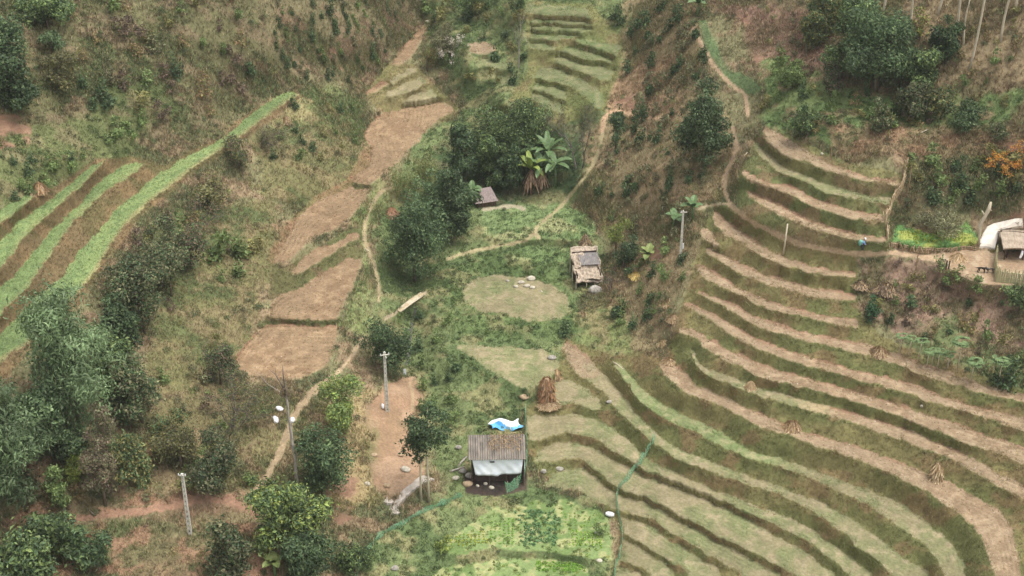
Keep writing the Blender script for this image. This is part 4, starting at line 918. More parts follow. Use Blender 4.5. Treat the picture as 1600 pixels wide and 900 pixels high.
scatter_shrubs([(1200,0),(1320,0),(1260,110),(1180,100)], 16, ['dark', 'olive', 'grey'], (9, 18), 14, 'small bush on the reddish slope above the grassy strip', 'bushes on the reddish slope', 413)
scatter_shrubs([(1420,80),(1600,20),(1600,150),(1460,140)], 14, ['brown', 'olive', 'mid'], (10, 24), 16, 'low bush on the open brown slope under the bare trunks', 'bushes under the bare trunks', 414)
scatter_shrubs([(10,260),(120,240),(200,190),(240,200),(120,262),(20,320)], 16, ['mid', 'dark', 'mid'], (18, 34), 15, 'leafy green bush along the upper edge of the green terraces', 'bushes above the green terraces', 415)
for kind, px, py, w, lab in [('dark', 968, 492, 36, 'dark green bush on the brown slope below the collapsed hut, largest of three'), ('dark', 992, 512, 26, 'dark bush in the shaded hollow below the collapsed hut'), ('dark', 1015, 500, 18, 'small upright dark bush between the hollow and the long terraces'),
        ('dark', 890, 525, 32, 'dark blue-green bush at the corner of the stubble plots'), ('mid', 265, 210, 1, None), ('yel', 470, 285, 1, None), ('mid', 1480, 440, 22, 'bright green bush at the edge of the yard below the gate'), ('mid', 1495, 438, 26, 'fresh green bush hanging over the edge of the farmyard'),
        ('yel', 690, 862, 30, 'yellow-green bush at the edge of the vegetable garden'), ('mid', 340, 415, 54, 'bright green bush on the tan slope below the dusky tree'), ('mid', 375, 410, 50, 'green bush reaching across the tan slope'), ('dark', 1062, 415, 24, 'dark bush at the foot of the slope pole'), ('dark', 1568, 598, 50, 'dark bush behind the last papaya sapling'), ('mid', 935, 832, 26, 'dark green leafy bush in the garden corner by the netting')]:
    if lab: shrub(kind, px, py, w, lab, None)

# ------------------------------------------------------------------ what nobody could count: grass, weeds, brush
def sample_cover(mask_w, n, g):
    """random ground points, chance per picture cell weighted by its real area"""
    dxm = np.hypot(np.gradient(WX, axis=1), np.gradient(WY, axis=1)); dym = np.hypot(np.gradient(WY, axis=0), np.gradient(WZ, axis=0))
    w = mask_w * dxm * dym
    w[(PX < -90) | (PX > 1690) | (PY < -70) | (PY > 960)] = 0
    w[:2] = 0; w[-2:] = 0; w[:, :2] = 0; w[:, -2:] = 0
    area = w.sum(); n = int(n if n > 5000 else n * area)
    cdf = np.cumsum(w.ravel()); k = np.searchsorted(cdf, g.random(n) * cdf[-1])
    i, j = np.unravel_index(np.minimum(k, w.size - 1), w.shape)
    u = g.random(n) * .98; v = g.random(n) * .98
    i = np.minimum(i, w.shape[0] - 2); j = np.minimum(j, w.shape[1] - 2)
    def bl(A): return (A[i, j] * (1 - v) + A[i, j + 1] * v) * (1 - u) + (A[i + 1, j] * (1 - v) + A[i + 1, j + 1] * v) * u
    return np.stack([bl(WX), bl(WY), bl(WZ)], -1), alb[i, j], n
def grass(name, weight, per_m2, blades, h, w, lean, seed, tint=(1, 1, 1), var=.2, extra=None, label=None, lighten=1.0):
    g = np.random.default_rng(seed)
    P, C, n = sample_cover(weight, per_m2, g)
    P = np.repeat(P, blades, 0) + g.normal(size=(n * blades, 3)) * [.09, .09, 0]
    C = np.repeat(C * (1 + g.normal(size=(n, 1)) * .12).clip(.6, 1.4), blades, 0)
    m = len(P); hh = h * g.uniform(.5, 1.3, (m, 1)); a = g.random(m) * 2 * np.pi
    d = np.stack([np.cos(a), np.sin(a), np.zeros(m)], -1); s = np.stack([-np.sin(a), np.cos(a), np.zeros(m)], -1)
    P[:, 2] -= .03
    tip = P + d * hh * lean * g.uniform(.3, 1.4, (m, 1)) + np.array([0, 0, 1]) * hh
    V = np.stack([P - s * w / 2, P + s * w / 2, tip], 1).reshape(-1, 3)
    col = C * (1 + g.normal(size=(m, 1)) * var).clip(.5, 1.7) * np.array(tint) * lighten
    if extra is not None:
        pick = g.random(m) < extra[0]; col[pick] = pal(extra[1], int(pick.sum()), g)
    o = mesh_np(name, V, np.arange(3 * m).reshape(m, 3), M_GRASS, color=np.repeat(col, 3, 0))
    tag(o, label, 'grass', kind='stuff'); return o
def clumps(name, weight, per_m2, leaves, size, leaf, palette, seed, label, cat, aspect=.6, droop=.2, ground_mix=.4, flat=.6):
    g = np.random.default_rng(seed)
    P, C, n = sample_cover(weight, per_m2, g)
    s = size * g.uniform(.5, 1.4, n)
    which = np.repeat(np.arange(n), leaves); m = len(which)
    nd = unit(g.normal(size=(m, 3)) + [0, 0, .6]); nd[:, 2] = abs(nd[:, 2])
    Q = P[which] + nd * (s[which] * g.uniform(.4, 1, m))[:, None] * [1, 1, flat]
    v, f = leaf_quads(Q, nd, leaf, leaf * aspect, droop, g)
    base = pal(palette, n, g, .2)
    col = (base * (1 - ground_mix) + C * ground_mix)[which] * (1 + g.normal(size=(m, 1)) * .16).clip(.6, 1.5)
    o = mesh_np(name, v, f, M_LEAF, color=np.repeat(col, 4, 0)); tag(o, label, cat, kind='stuff'); return o
W_ = lambda *ks: np.isin(cls, ks).astype(float)
patchy = sm(n1, .36, .6); patchy2 = sm(n4, .4, .6)
grass('bank_grass', W_(RISER), 26, 4, .21, .045, .7, 501, lighten=1.05, label='short olive and brown grass covering the banks between the terraces')
def lip_mask():
    flat = np.isin(cls, (SOILC, STUBC, CROPC)); m = np.zeros(cls.shape, bool)
    for k in (1, 2, 3): m[k:] |= flat[:-k]
    return (m & (cls == RISER)).astype(float)
grass('bank_grass', lip_mask(), 24, 4, .2, .05, 1.5, 515, lighten=.95, label='longer grass hanging over the upper edges of the terrace banks')
grass('hill_grass', W_(WILD) * (.4 + patchy), 22, 4, .42, .06, .7, 502, extra=(.18, DRYP), label='rough brown and olive grass covering the hillsides')
grass('dry_grass', W_(DRY), 16, 4, .32, .05, .9, 503, extra=(.2, DRYP), label='tan dry grass on the slope beside the bare fields')
grass('meadow_grass', W_(LUSH, HERB), 16, 4, .26, .05, .7, 504, label='green grass and herbs on the valley floor')
grass('stubble', W_(STUBC), 9, 3, .1, .035, .6, 505, label='short stubble on the harvested terraces')
def edge_mask():
    flat = np.isin(cls, (SOILC, STUBC, CROPC)); near = np.zeros(cls.shape, bool); o_ = ~flat & (cls != DIRT)
    for k in range(1, 4):
        for a_ in (-k, k): near |= np.roll(o_, a_, 0) | np.roll(o_, a_, 1)
    return (near & flat) * sm(n2, .42, .6)
grass('edge_weeds', edge_mask(), 13, 4, .15, .05, .9, 516, tint=(.72, .82, .6), label='weeds and grass creeping in from the edges of the fields')
grass('field_weeds', W_(SOILC, STUBC) * sm(n2, .55, .68), 9, 4, .13, .05, .8, 517, tint=(.72, .9, .6), label='scattered weeds sprouting on the fields')
grass('young_crop', W_(CROPC), 26, 4, .14, .05, .8, 506, lighten=1.08, label='young light green crop on the narrow terraces')
clumps('weeds', W_(LUSH) * (.25 + patchy), 1.5, 26, .42, .2, MIDG + DARKG + MIDG, 507, 'leafy green weeds and vines overgrowing the valley floor', 'weeds')
clumps('weeds', W_(RISER) * patchy2 * sm(n2, .5, .65), .35, 18, .24, .13, MIDG + OLIVE, 508, 'green weeds on the banks between the terraces', 'weeds')
clumps('brush', W_(WILD) * (.2 + patchy), 1.1, 26, .45, .15, OLIVE + GREYG + BROWN + PURP + DARKG, 509, 'low olive and brown brush covering the hillsides', 'brush', ground_mix=.35)
clumps('brush', W_(WILD, DRY) * sm(n2, .47, .62), .3, 70, .75, .17, DARKG + MIDG + GREYG + OLIVE, 512, 'rounded dark and olive brush in patches on the hillsides', 'brush', ground_mix=.15, flat=.75)
clumps('brush', W_(DRY) * (.3 + patchy), .7, 26, .42, .15, OLIVE + MIDG + BROWN + GREYG, 510, 'low olive brush on the dry slope', 'brush')
clumps('garden_weeds', W_(GARDEN), 1.2, 20, .28, .16, MIDG + YELG + [(128,156,70)], 511, 'bright green weeds round the vegetable beds', 'weeds', ground_mix=.3)
# stones in the ploughed soil
def clods():
    g = np.random.default_rng(520); P, C, n = sample_cover(W_(SOILC), 3.0, g)
    V = []; F = []
    oct_v = np.array([(1, 0, 0), (-1, 0, 0), (0, 1, 0), (0, -1, 0), (0, 0, 1), (0, 0, -.4)], float); oct_f = np.array([(0, 2, 4), (2, 1, 4), (1, 3, 4), (3, 0, 4), (2, 0, 5), (1, 2, 5), (3, 1, 5), (0, 3, 5)])
    s = g.uniform(.03, .085, (n, 1, 1)); V = oct_v[None] * s * g.uniform(.7, 1.4, (n, 6, 1)) + P[:, None]
    F = (oct_f[None] + (np.arange(n) * 6)[:, None, None]).reshape(-1, 3)
    pale = g.random(n) < .12
    c = C * g.uniform(.8, 1.2, (n, 1)); c[pale] = srgb(198,186,166)
    o = mesh_np('soil_clods', V.reshape(-1, 3), F, M_GRASS, color=np.repeat(c, 6, 0)); tag(o, 'crumbs of ploughed soil on the bare fields', 'soil', kind='stuff')
clods()

# ------------------------------------------------------------------ vegetable beds
def rows_of_plants(name, label, poly, along, gap, step, palette, leaf, size, seed):
    """plants set in rows across a plot of the garden"""
    g = np.random.default_rng(seed); Q = []
    c = np.array([tuple(at(*p)) for p in poly]); mn = c.min(0); mx = c.max(0)
    P2 = c[:, :2]
    xs, ys = np.meshgrid(np.arange(mn[0], mx[0], gap), np.arange(mn[1], mx[1], step))
    xs = xs + (g.random(xs.shape) - .5) * .12; ys = ys + (g.random(xs.shape) - .5) * .14
    m = in_poly(xs, ys, P2) & (g.random(xs.shape) > .1)
    zc = float(np.median(c[:, 2])); pts = np.stack([xs[m], ys[m], np.full(m.sum(), zc + .02)], -1)
    n = len(pts); which = np.repeat(np.arange(n), 9)
    nd = unit(g.normal(size=(len(which), 3)) + [0, 0, 1.0]); nd[:, 2] = abs(nd[:, 2])
    v, f = leaf_quads(pts[which] + nd * [size, size, size * .6] * g.uniform(.1, .6, (len(which), 1)), nd, leaf, leaf * .7, .1, g)
    o = mesh_np(name, v, f, M_LEAF, color=np.repeat(pal(palette, len(which), g), 4, 0)); tag(o, label, 'vegetables', kind='stuff')
rows_of_plants('cabbage_rows', 'blue-green cabbages in rows in the vegetable garden', [(806,802),(826,794),(850,800),(872,797),(876,820),(868,838),(874,852),(846,848),(824,855),(812,846),(818,826)], 0, .5, .42, [(92,124,86), (104,134,92), (80,110,74)], .3, .3, 530)
rows_of_plants('lettuce_rows', 'bright green lettuce rows in the vegetable garden', [(893,828),(942,832),(945,856),(890,854)], 0, .4, .4, [(132,164,72), (148,176,84), (118,152,66)], .17, .14, 531)
rows_of_plants('lettuce_rows', 'light green seedlings beside the cabbages', [(765,815),(808,808),(806,850),(760,850)], 0, .45, .4, [(126,158,76), (112,146,70)], .16, .14, 532)
rows_of_plants('lettuce_rows', 'bright green dense crop bed at the bottom edge of the garden', [(838,877),(905,880),(916,892),(835,895)], 0, .28, .28, [(112,158,58), (128,170,66)], .17, .16, 533)
rows_of_plants('lettuce_rows', 'thin light green seedlings between the cabbages and the netting', [(876,800),(930,806),(940,826),(880,824)], 0, .5, .5, [(130,156,84), (116,146,76)], .15, .14, 534)
rows_of_plants('mustard_rows', 'yellow flowering greens in the herb garden', [(1420,364),(1500,368),(1515,380),(1430,381)], 0, .35, .4, [(164,164,66), (124,152,70), (104,138,70)], .2, .2, 535)
rows_of_plants('mustard_rows', 'yellow flowering greens at the edge of the vegetable garden', [(700,838),(760,830),(765,850),(700,856)], 0, .4, .4, [(166,168,62), (136,160,66)], .17, .16, 536)

# ------------------------------------------------------------------ utility poles
def slab_shaft(m, h, w0, w1, d0, d1, holes=False):
    """tapering concrete shaft: two flanges joined by rungs, so it shows slots"""
    n = int(h / .55)
    for sx in (-1, 1):
        m.add([(sx * (w0 / 2 - .05) - .05, -d0 / 2, -.5), (sx * (w0 / 2 - .05) + .05, -d0 / 2, -.5), (sx * (w0 / 2 - .05) + .05, d0 / 2, -.5), (sx * (w0 / 2 - .05) - .05, d0 / 2, -.5),
               (sx * (w1 / 2 - .04) - .04, -d1 / 2, h), (sx * (w1 / 2 - .04) + .04, -d1 / 2, h), (sx * (w1 / 2 - .04) + .04, d1 / 2, h), (sx * (w1 / 2 - .04) - .04, d1 / 2, h)],
              [(3, 2, 1, 0), (4, 5, 6, 7), (0, 1, 5, 4), (1, 2, 6, 5), (2, 3, 7, 6), (3, 0, 4, 7)])
    for i in range(n + 1):
        z = h * i / n; t = i / n
        w = w0 * (1 - t) + w1 * t - .1; d = (d0 * (1 - t) + d1 * t) * .8
        m.box((0, 0, z - .1 if i == n else z), (w, d, .26 if holes else .44))
def pole(label, bx, by, ty, kind, rz=0, lean=0):
    b = at(bx, by); h = height_to(b, ty); root = thing('utility_pole', label, 'utility pole', b, rz, None)
    root.rotation_euler = (0, lean, rz)
    m = MB()
    if kind == 'square':
        slab_shaft(m, h, .42, .26, .3, .2); m.build('shaft', M_CONC, root)
        MB().box((0, -.14, h - .22), (1.05, .1, .1)).build('crossarm', M_CONC, root)
        MB().box((.1, -.02, h - .42), (.1, .9, .1)).build('crossarm', M_CONC, root)
        for sx in (-.45, .45):
            MB().tube([(sx, -.14, h - .18), (sx, -.14, h - .1), (sx, -.14, h - .04), (sx, -.14, h + .02)], [.03, .06, .05, .03], 8).build('insulator', M_WHITE, root, smooth=True)
    elif kind == 'slotted':
        slab_shaft(m, h, .4, .24, .26, .18, True); m.build('shaft', M_CONC, root)
        MB().box((0, -.12, h - .14), (.78, .08, .09)).build('crossarm', M_CONC, root)
        for sx in (-.32, 0, .32):
            MB().tube([(sx, -.12, h - .1), (sx, -.12, h), (sx, -.12, h + .08)], [.03, .055, .03], 8).build('insulator', M_WHITE, root, smooth=True)
    elif kind == 'slope':
        slab_shaft(m, h, .3, .2, .24, .18); m.build('shaft', M_CONC, root)
        MB().box((.05, -.1, h - .1), (.8, .08, .08)).build('crossarm', M_CONC, root)
        MB().tube([(.22, -.05, 1.3), (.22, -.05, 1.5), (.22, -.05, 2.0)], [.08, .1, .07], 8).build('meter_box', M_WHITE, root)
        MB().tube([(-.25, -.1, h - .06), (-.25, -.1, h + .06)], [.05, .03], 8).build('insulator', M_WHITE, root)
    else:
        m.tube([(0, 0, -.4), (0, 0, h * .5), (0, 0, h)], [.11, .1, .08], 8); m.build('shaft', M_PALEBARK, root, smooth=True)
        MB().tube([(0, 0, h - .01), (0, 0, h + .05)], [.06, .02], 8).build('cap', M_CONC, root)
pole('tall pale concrete pole with crossed arms on the bare orange yard', 605, 642, 551, 'square', .25)
pole('slotted concrete pole with a small crossarm beside the red path', 297, 834, 740, 'slotted', -.1)
pole('pale concrete pole with a white box on the brown slope', 1063, 404, 330, 'slope', .1)
pole('plain thin post on the bank beneath the upper track', 1224, 398, 350, 'post', 0, .03)
# crooked bare trunk with a dark ball of twigs
b = at(466, 765); h = height_to(b, 617); root = thing('dead_tree', 'tall crooked bare trunk with a dark ball of twigs and two dead branches', 'dead tree', b)
MB().tube([(0, 0, -.5), (-.1, 0, h * .2), (-.02, 0, h * .36), (-.2, 0, h * .5), (-.22, .02, h * .62), (-.34, 0, h * .8), (-.3, .02, h * .9), (-.42, 0, h)], [.2, .18, .17, .15, .15, .12, .11, .09], 9).build('trunk', M_DEAD, root, smooth=True)
MB().tube([(-.42, 0, h), (-.44, .05, h + 1.2), (-.5, .02, h + 2.3), (-.46, 0, h + 3.4)], [.09, .07, .05, .025], 6).build('branch', M_TWIG, root, smooth=True)
MB().tube([(-.42, 0, h + .4), (-.9, .1, h + 1.5), (-1.3, .2, h + 2.3), (-1.75, .2, h + 2.7)], [.07, .06, .045, .02], 6).tube([(-1.3, .2, h + 2.3), (-1.15, .1, h + 3.1)], [.025, .01], 5).build('branch', M_TWIG, root, smooth=True)
MB().tube([(-.3, 0, h * .62), (-.05, -.1, h * .72)], [.06, .03], 6).build('branch', M_DEAD, root)
g = np.random.default_rng(600); P = unit(g.normal(size=(420, 3))) * g.uniform(.3, .6, (420, 1)) * [.75, .75, 1]
v, f = leaf_quads(P, unit(P), .34, .05, .1, g); mesh_np('twig_ball', v + [-.44, 0, h + .35], f, M_LEAF, root, color=np.repeat(pal(PURP + [(92,84,58)], 420, g), 4, 0))
MB().tube([(-.35, -.02, h * .97), (-1.1, .3, h * 1.02), (-2.2, .8, h * 1.06), (-3.2, 1.2, h * 1.16)], [.05, .04, .025, .012], 5).build('branch', M_DEAD, root, smooth=True)

# ------------------------------------------------------------------ huts
M_CORR = noise_mat('weathered roof sheet', (100,95,88), (140,131,120), 2.2, .8, .2, (1, .4, 1))
M_GREYS = noise_mat('dark grey roofing sheet', (100,96,94), (132,126,122), 2, .85, .3)
M_THATCH = noise_mat('grey thatch', (140,126,112), (182,166,146), 5, .95, .8, (1, .25, 1))
M_THATCHP = noise_mat('purple grey thatch', (122,110,108), (156,140,134), 5, .95, .8, (1, .25, 1))
M_WOOD = noise_mat('dark old planks', (70,58,48), (104,88,72), 5, .9, .5, (1, 1, .2))
M_DARKW = noise_mat('dark earth wall', (58,48,44), (84,70,62), 4, .95, .4)
M_TARP = noise_mat('white tarpaulin', (214,220,228), (234,238,242), 1.6, .5, .6)
M_BLUE = noise_mat('blue tarpaulin', (74,150,204), (120,184,226), 1.4, .5, .5)
M_REED = noise_mat('bamboo reed', (158,154,118), (188,180,142), 6, .9, .4, (1, 1, .2))
def sheet(m, c, ux, uy, lx, ly, nx, ny, fn, th=.03):
    """a panel spanned by ux (lx long) and uy (ly long) from corner c, its surface raised by fn(u, v); has thickness"""
    ux = Vector(ux).normalized(); uy = Vector(uy).normalized(); nn = ux.cross(uy)
    v = []; f = []
    for side in (0, 1):
        for j in range(ny + 1):
            for i in range(nx + 1):
                u, w = i / nx, j / ny
                v.append(Vector(c) + ux * lx * u + uy * ly * w + nn * (fn(u, w) - side * th))
    A = lambda i, j, s_: s_ * (nx + 1) * (ny + 1) + j * (nx + 1) + i
    for j in range(ny):
        for i in range(nx):
            f.append((A(i, j, 0), A(i + 1, j, 0), A(i + 1, j + 1, 0), A(i, j + 1, 0))); f.append((A(i, j + 1, 1), A(i + 1, j + 1, 1), A(i + 1, j, 1), A(i, j, 1)))
    for i in range(nx):
        f.append((A(i, 0, 1), A(i + 1, 0, 1), A(i + 1, 0, 0), A(i, 0, 0))); f.append((A(i, ny, 0), A(i + 1, ny, 0), A(i + 1, ny, 1), A(i, ny, 1)))
    for j in range(ny):
        f.append((A(0, j, 0), A(0, j + 1, 0), A(0, j + 1, 1), A(0, j, 1))); f.append((A(nx, j, 1), A(nx, j + 1, 1), A(nx, j + 1, 0), A(nx, j, 0)))
    return m.add(v, f)
# hut with the corrugated roof and the white tarpaulin
b = at(778, 757)
s = px_per_m(b); print('hut scale', s)
W = 5.5; eave = 3.55
root = thing('hut', 'field hut with grey corrugated roof and white tarpaulin over its front', 'hut', b, R(1.5))
dpt = 2.7; sl = R(20)
m = MB(); sheet(m, (-W / 2 - .35, -.4, eave), (1, 0, 0), (0, math.cos(sl), math.sin(sl)), W + .55, 3.15, 144, 3, lambda u, w: .06 * math.sin(u * 2 * math.pi * 24) + .03 * math.sin(u * 9) * w, .03)
m.build('roof', M_CORR, root)
MB().box((0, dpt, eave / 2 + .5), (W, .08, eave + .9)).build('wall', M_WOOD, root)
for sx in (-1, 1): MB().box((sx * (W / 2 - .02), dpt / 2, eave / 2 + .1), (.08, dpt - .12, eave - .1)).build('wall', M_WOOD, root)
MB().box((0, .5, .9), (W - .2, .1, 1.9)).build('wall', M_DARKW, root)
for sx in (-W / 2, -W / 6, W / 6, W / 2): MB().tube([(sx, 0, -.3), (sx, 0, eave)], [.07, .06], 7).build('post', M_WOOD, root)
m = MB(); sheet(m, (-W / 2 + .02, -.1, 1.68), (1, 0, 0), (0, 0, 1), W - .1, 1.8, 40, 10, lambda u, w: .05 * math.sin(7 * u + 3 * w) + .06 * math.sin(17 * u - 5 * w) * (1 - w) + .03 * math.sin(29 * u + 9 * w), .015)
for i, p in enumerate(m.v):                              # sagging lower hem, cut at the corners
    u = (p[0] + W / 2) / W; w = (p[2] - 1.68) / 1.8
    m.v[i] = (p[0] + (.35 * (1 - u) - .22 * u) * (1 - w) * 1.0, p[1] - .25 * (1 - w), p[2] - (.18 * math.sin(math.pi * u) + .1 * (u < .5)) * (1 - w) + .0)
m.build('tarpaulin_front', M_TARP, root, smooth=True)
m = MB(); sheet(m, (W / 2 + .06, -.1, 1.95), (0, 1, 0), (0, 0, 1), 1.6, 1.55, 10, 8, lambda u, w: .06 * math.sin(9 * u) * (1 - w), .015); m.build('tarpaulin_side', M_TARP, root, smooth=True)
MB().box((-.6, -.2, 3.1), (.5, .06, .12)).build('vent_slit', M_DARKW, root)
g = np.random.default_rng(610); P = np.stack([g.uniform(-.9, 2.5, 420), g.uniform(.7, 2.55, 420) ** 1, np.zeros(420)], -1); P[:, 2] = eave + (P[:, 1] + .4) * math.tan(sl) + g.uniform(.06, .2, 420)
v, f = leaf_quads(P, unit(g.normal(size=(420, 3)) + [0, 0, 2]), .5, .05, .1, g)
o = mesh_np('straw_litter', v, f, M_LEAF, color=np.repeat(pal(DRYP + BROWN, 420, g), 4, 0), loc=b); tag(o, 'brown straw and dead leaves lying on the corrugated roof', 'straw', kind='thing')
b2 = at(789, 669); m = MB()
sheet(m, (-1.6, -.7, .22), (1, 0, 0), (0, 1, .22), 3.3, 1.5, 26, 14, lambda u, w: .16 * math.sin(6 * u + 2) * math.sin(4 * w + 1) + .06 * math.sin(19 * u + 8 * w), .02)
for i, pt in enumerate(m.v):
    u, w = (pt[0] + 1.6) / 3.3, (pt[1] + .7) / 1.45
    m.v[i] = (pt[0] + .25 * math.sin(5 * w + 1) + .3 * (u - .5) * math.sin(4 * w), pt[1] + .1 * math.sin(7 * u + .5) + .1 * math.sin(15 * u), pt[2] + .12 * math.sin(9 * u + 5 * w))
ii = []
for q in m.f:
    c = sum((Vector(m.v[i]) for i in q), Vector()) / len(q)
    u, w = (c.x + 1.6) / 3.3, (c.y + .7) / 1.45
    ii.append(0 if (w > .5 + .28 * math.sin(5.5 * u + .6) or (.6 < u - .2 * w < .66)) else 1)
o = mesh_np('tarpaulin_sheet', m.v, m.f, None, mats=[M_TARP, M_BLUE], midx=ii, smooth=True, loc=b2); o['label'] = 'crumpled blue and white tarpaulin lying behind the hut with the corrugated roof'; o['category'] = 'tarpaulin'
# collapsed hut on the valley side
b = at(922, 448); root = thing('hut', 'half collapsed hut with pale thatch and a dark grey sheet on its roof', 'hut', b, R(9))
sl = R(23)
dv = Vector((0, math.cos(sl), math.sin(sl)))
h0 = 1.1
jag = lambda k: (lambda u, w: .1 * math.sin(5 * u + k) + .07 * math.sin(13 * w + 7 * u + k) + .04 * math.sin(31 * u + 2 * k))
def rp(x, t, dz=0): return Vector((x, 0, h0)) + dv * t + Vector((0, 0, dz))
m = MB(); sheet(m, rp(-1.75, -.3), (1, 0, 0), dv, 3.45, 5.5, 30, 44, lambda u, w: .1 * math.sin(5 * u) + .09 * math.sin(9 * w + 3 * u) + .04 * math.sin(31 * u + 17 * w) - .35 * (1 - w) ** 2 * (.4 + u) + .05 * math.sin(60 * w), .16)
for i, p_ in enumerate(m.v):                             # frayed, uneven eaves
    e = (i * 0.754877) % 1; m.v[i] = (p_[0] + .12 * math.sin(p_[1] * 3.1) + .05 * e, p_[1] + .1 * math.sin(p_[0] * 5) + .06 * e, p_[2])
m.build('thatch', M_THATCH, root)
m = MB(); sheet(m, rp(-.95, 2.0, .17), (1, 0, 0), dv, 2.55, 1.95, 24, 14, lambda u, w: .05 * math.sin(4 * u) + .05 * math.sin(5 * w) + .015 * math.sin(70 * u), .03); m.build('roof_sheet', M_GREYS, root)
m = MB(); sheet(m, rp(-1.0, .0, .06), (1, -.12, 0), dv, 2.4, 1.5, 20, 10, jag(5), .1); m.build('thatch_patch', M_THATCH, root)
m = MB(); sheet(m, rp(-1.6, 1.75, .12), (1, 0, 0), dv, .8, 1.6, 8, 10, jag(3), .08); m.build('thatch_patch', M_THATCH, root)
for x, y, hh in [(-1.8, 3.9, 3.4), (1.5, 3.9, 3.4), (-1.75, .2, 1.5), (-.5, -.1, 1.25), (1.5, 0, 1.2), (-1.9, 1.8, 2.2)]: MB().tube([(x, y, -1.2), (x + .04, y, hh)], [.07, .06], 6).build('post', M_PALEBARK, root)
MB().box((-.05, 3.8, 1.5), (3.1, .08, 2.9)).build('wall', M_DARKW, root)
for sx in (-1.55, 1.35): MB().box((sx, 1.95, .75), (.08, 3.5, 1.9)).build('wall', M_DARKW, root)
vv, ff = rock_mesh(41, 1.3, .9, 1.0); mesh_np('boulder', vv, ff, M_STONE, smooth=True, loc=at(930, 457)); bpy.context.scene.objects[-1]
tag(bpy.data.objects['boulder'], 'grey boulder at the low end of the collapsed hut', 'boulder')
# little thatched hut among the trees
b = at(758, 319); root = thing('hut', 'small purple-grey thatched hut standing among the dark trees', 'hut', b, R(20))
m = MB()
m.add([(-1.7, -1.1, .75), (1.5, -1.1, .7), (1.7, 1.3, .8), (-1.6, 1.3, .8), (-.75, .1, 2.3), (.85, .15, 2.35)], [(0, 1, 5, 4), (1, 2, 5), (2, 3, 4, 5), (3, 0, 4), (3, 2, 1, 0)]); m.build('roof', M_THATCHP, root)
for x, y in ((-1.35, -.8), (1.25, -.8), (1.3, 1.0), (-1.3, 1.0)): MB().tube([(x, y, -.5), (x, y, .85)], .07, 6).build('post', M_WOOD, root)
MB().box((0, .1, .2), (2.4, 1.6, 1.0)).build('wall', M_WOOD, root)
b = at(756, 256); root = thing('hut', 'small grey roof showing between the dark tree crowns', 'hut', b, .3)
m = MB(); sheet(m, (-.8, -.6, 1.9), (1, 0, 0), (0, 1, .5), 1.7, 1.6, 10, 4, lambda u, w: .02 * math.sin(60 * u), .03); m.build('roof', M_GREYS, root)
MB().box((0, .1, .8), (1.4, 1.2, 2.3)).build('wall', M_WOOD, root)
# farmyard hut cut by the picture edge
b = at(1598, 398); root = thing('hut', 'farmyard hut with sagging grey thatch roof cut by the picture edge', 'hut', b, R(-3))
m = MB()
sheet(m, (-2.7, -1.6, 1.55), (1, 0, .02), (0, .93, .36), 6.5, 2.3, 40, 12, lambda u, w: .1 * math.sin(9 * u) + .08 * math.sin(14 * w + 4 * u), .22)
sheet(m, (-2.5, 2.2, 1.5), (1, 0, .02), (0, -.86, .5), 6.3, 1.9, 40, 8, lambda u, w: -.08 * math.sin(9 * u), .2); m.build('roof', M_THATCH, root)
for x in (-2.3, -.3, 1.8, 3.3): MB().tube([(x, -1.2, -.4), (x, -1.2, 1.6)], .08, 7).build('post', M_WOOD, root)
MB().box((.6, 1.9, .6), (5.2, .1, 2.0)).build('wall', M_DARKW, root)
MB().box((-1.95, .5, .5), (.1, 2.6, 1.9)).build('wall', M_DARKW, root)
m = MB(); m.tube([(-.9, -1.75, .55), (-.75, -1.7, .95), (-.7, -1.6, 1.35)], [.12, .15, .12], 8); o = m.build('sack', M_WHITE, loc=b); tag(o, 'pale bundle hanging under the thatch of the farmyard hut', 'bundle')
# big pale sheet on its mound beside it
pts = [(1530,388),(1531,378),(1534,368),(1541,359),(1552,353),(1568,349),(1586,346.5),(1597,346),(1598,359),(1584,360),(1570,361.5),(1564,366),(1560,376),(1554,391),(1543,390)]
g = np.random.default_rng(640)
def sheet_on_ground(name, label, cat, pts, lift, mat, sink=.5):
    P = [at(*p) for p in pts]; c = sum(P, Vector()) / len(P); n = len(P)
    bm = bmesh.new()
    rings = []
    for k, (t, hz) in enumerate([(1.0, 0), (.99, .6), (.9, .88), (.6, 1.0), (.25, 1.03)]):
        rings.append([bm.verts.new((p - c) * t + Vector((0, 0, lift * hz + .03 * math.sin(i * 2.1 + k)))) for i, p in enumerate(P)])
    base_r = [bm.verts.new((p - c) + Vector((0, 0, -sink))) for p in P]
    for a_, b_ in zip([base_r] + rings[:-1], rings):
        for i in range(n): bm.faces.new((a_[i], a_[(i + 1) % n], b_[(i + 1) % n], b_[i]))
    bm.faces.new(rings[-1])
    bmesh.ops.recalc_face_normals(bm, faces=bm.faces)
    me = bpy.data.meshes.new(name); bm.to_mesh(me); bm.free(); me.materials.append(mat)
    o = bpy.data.objects.new(name, me); o.location = c; COL.objects.link(o)
    return tag(o, label, cat)
sheet_on_ground('tarpaulin_sheet', 'big cream coloured sheet spread over a heap beside the farmyard hut', 'tarpaulin', pts, .45, noise_mat('cream sheet', (214,204,190), (230,222,210), 1.2, .6, .3))

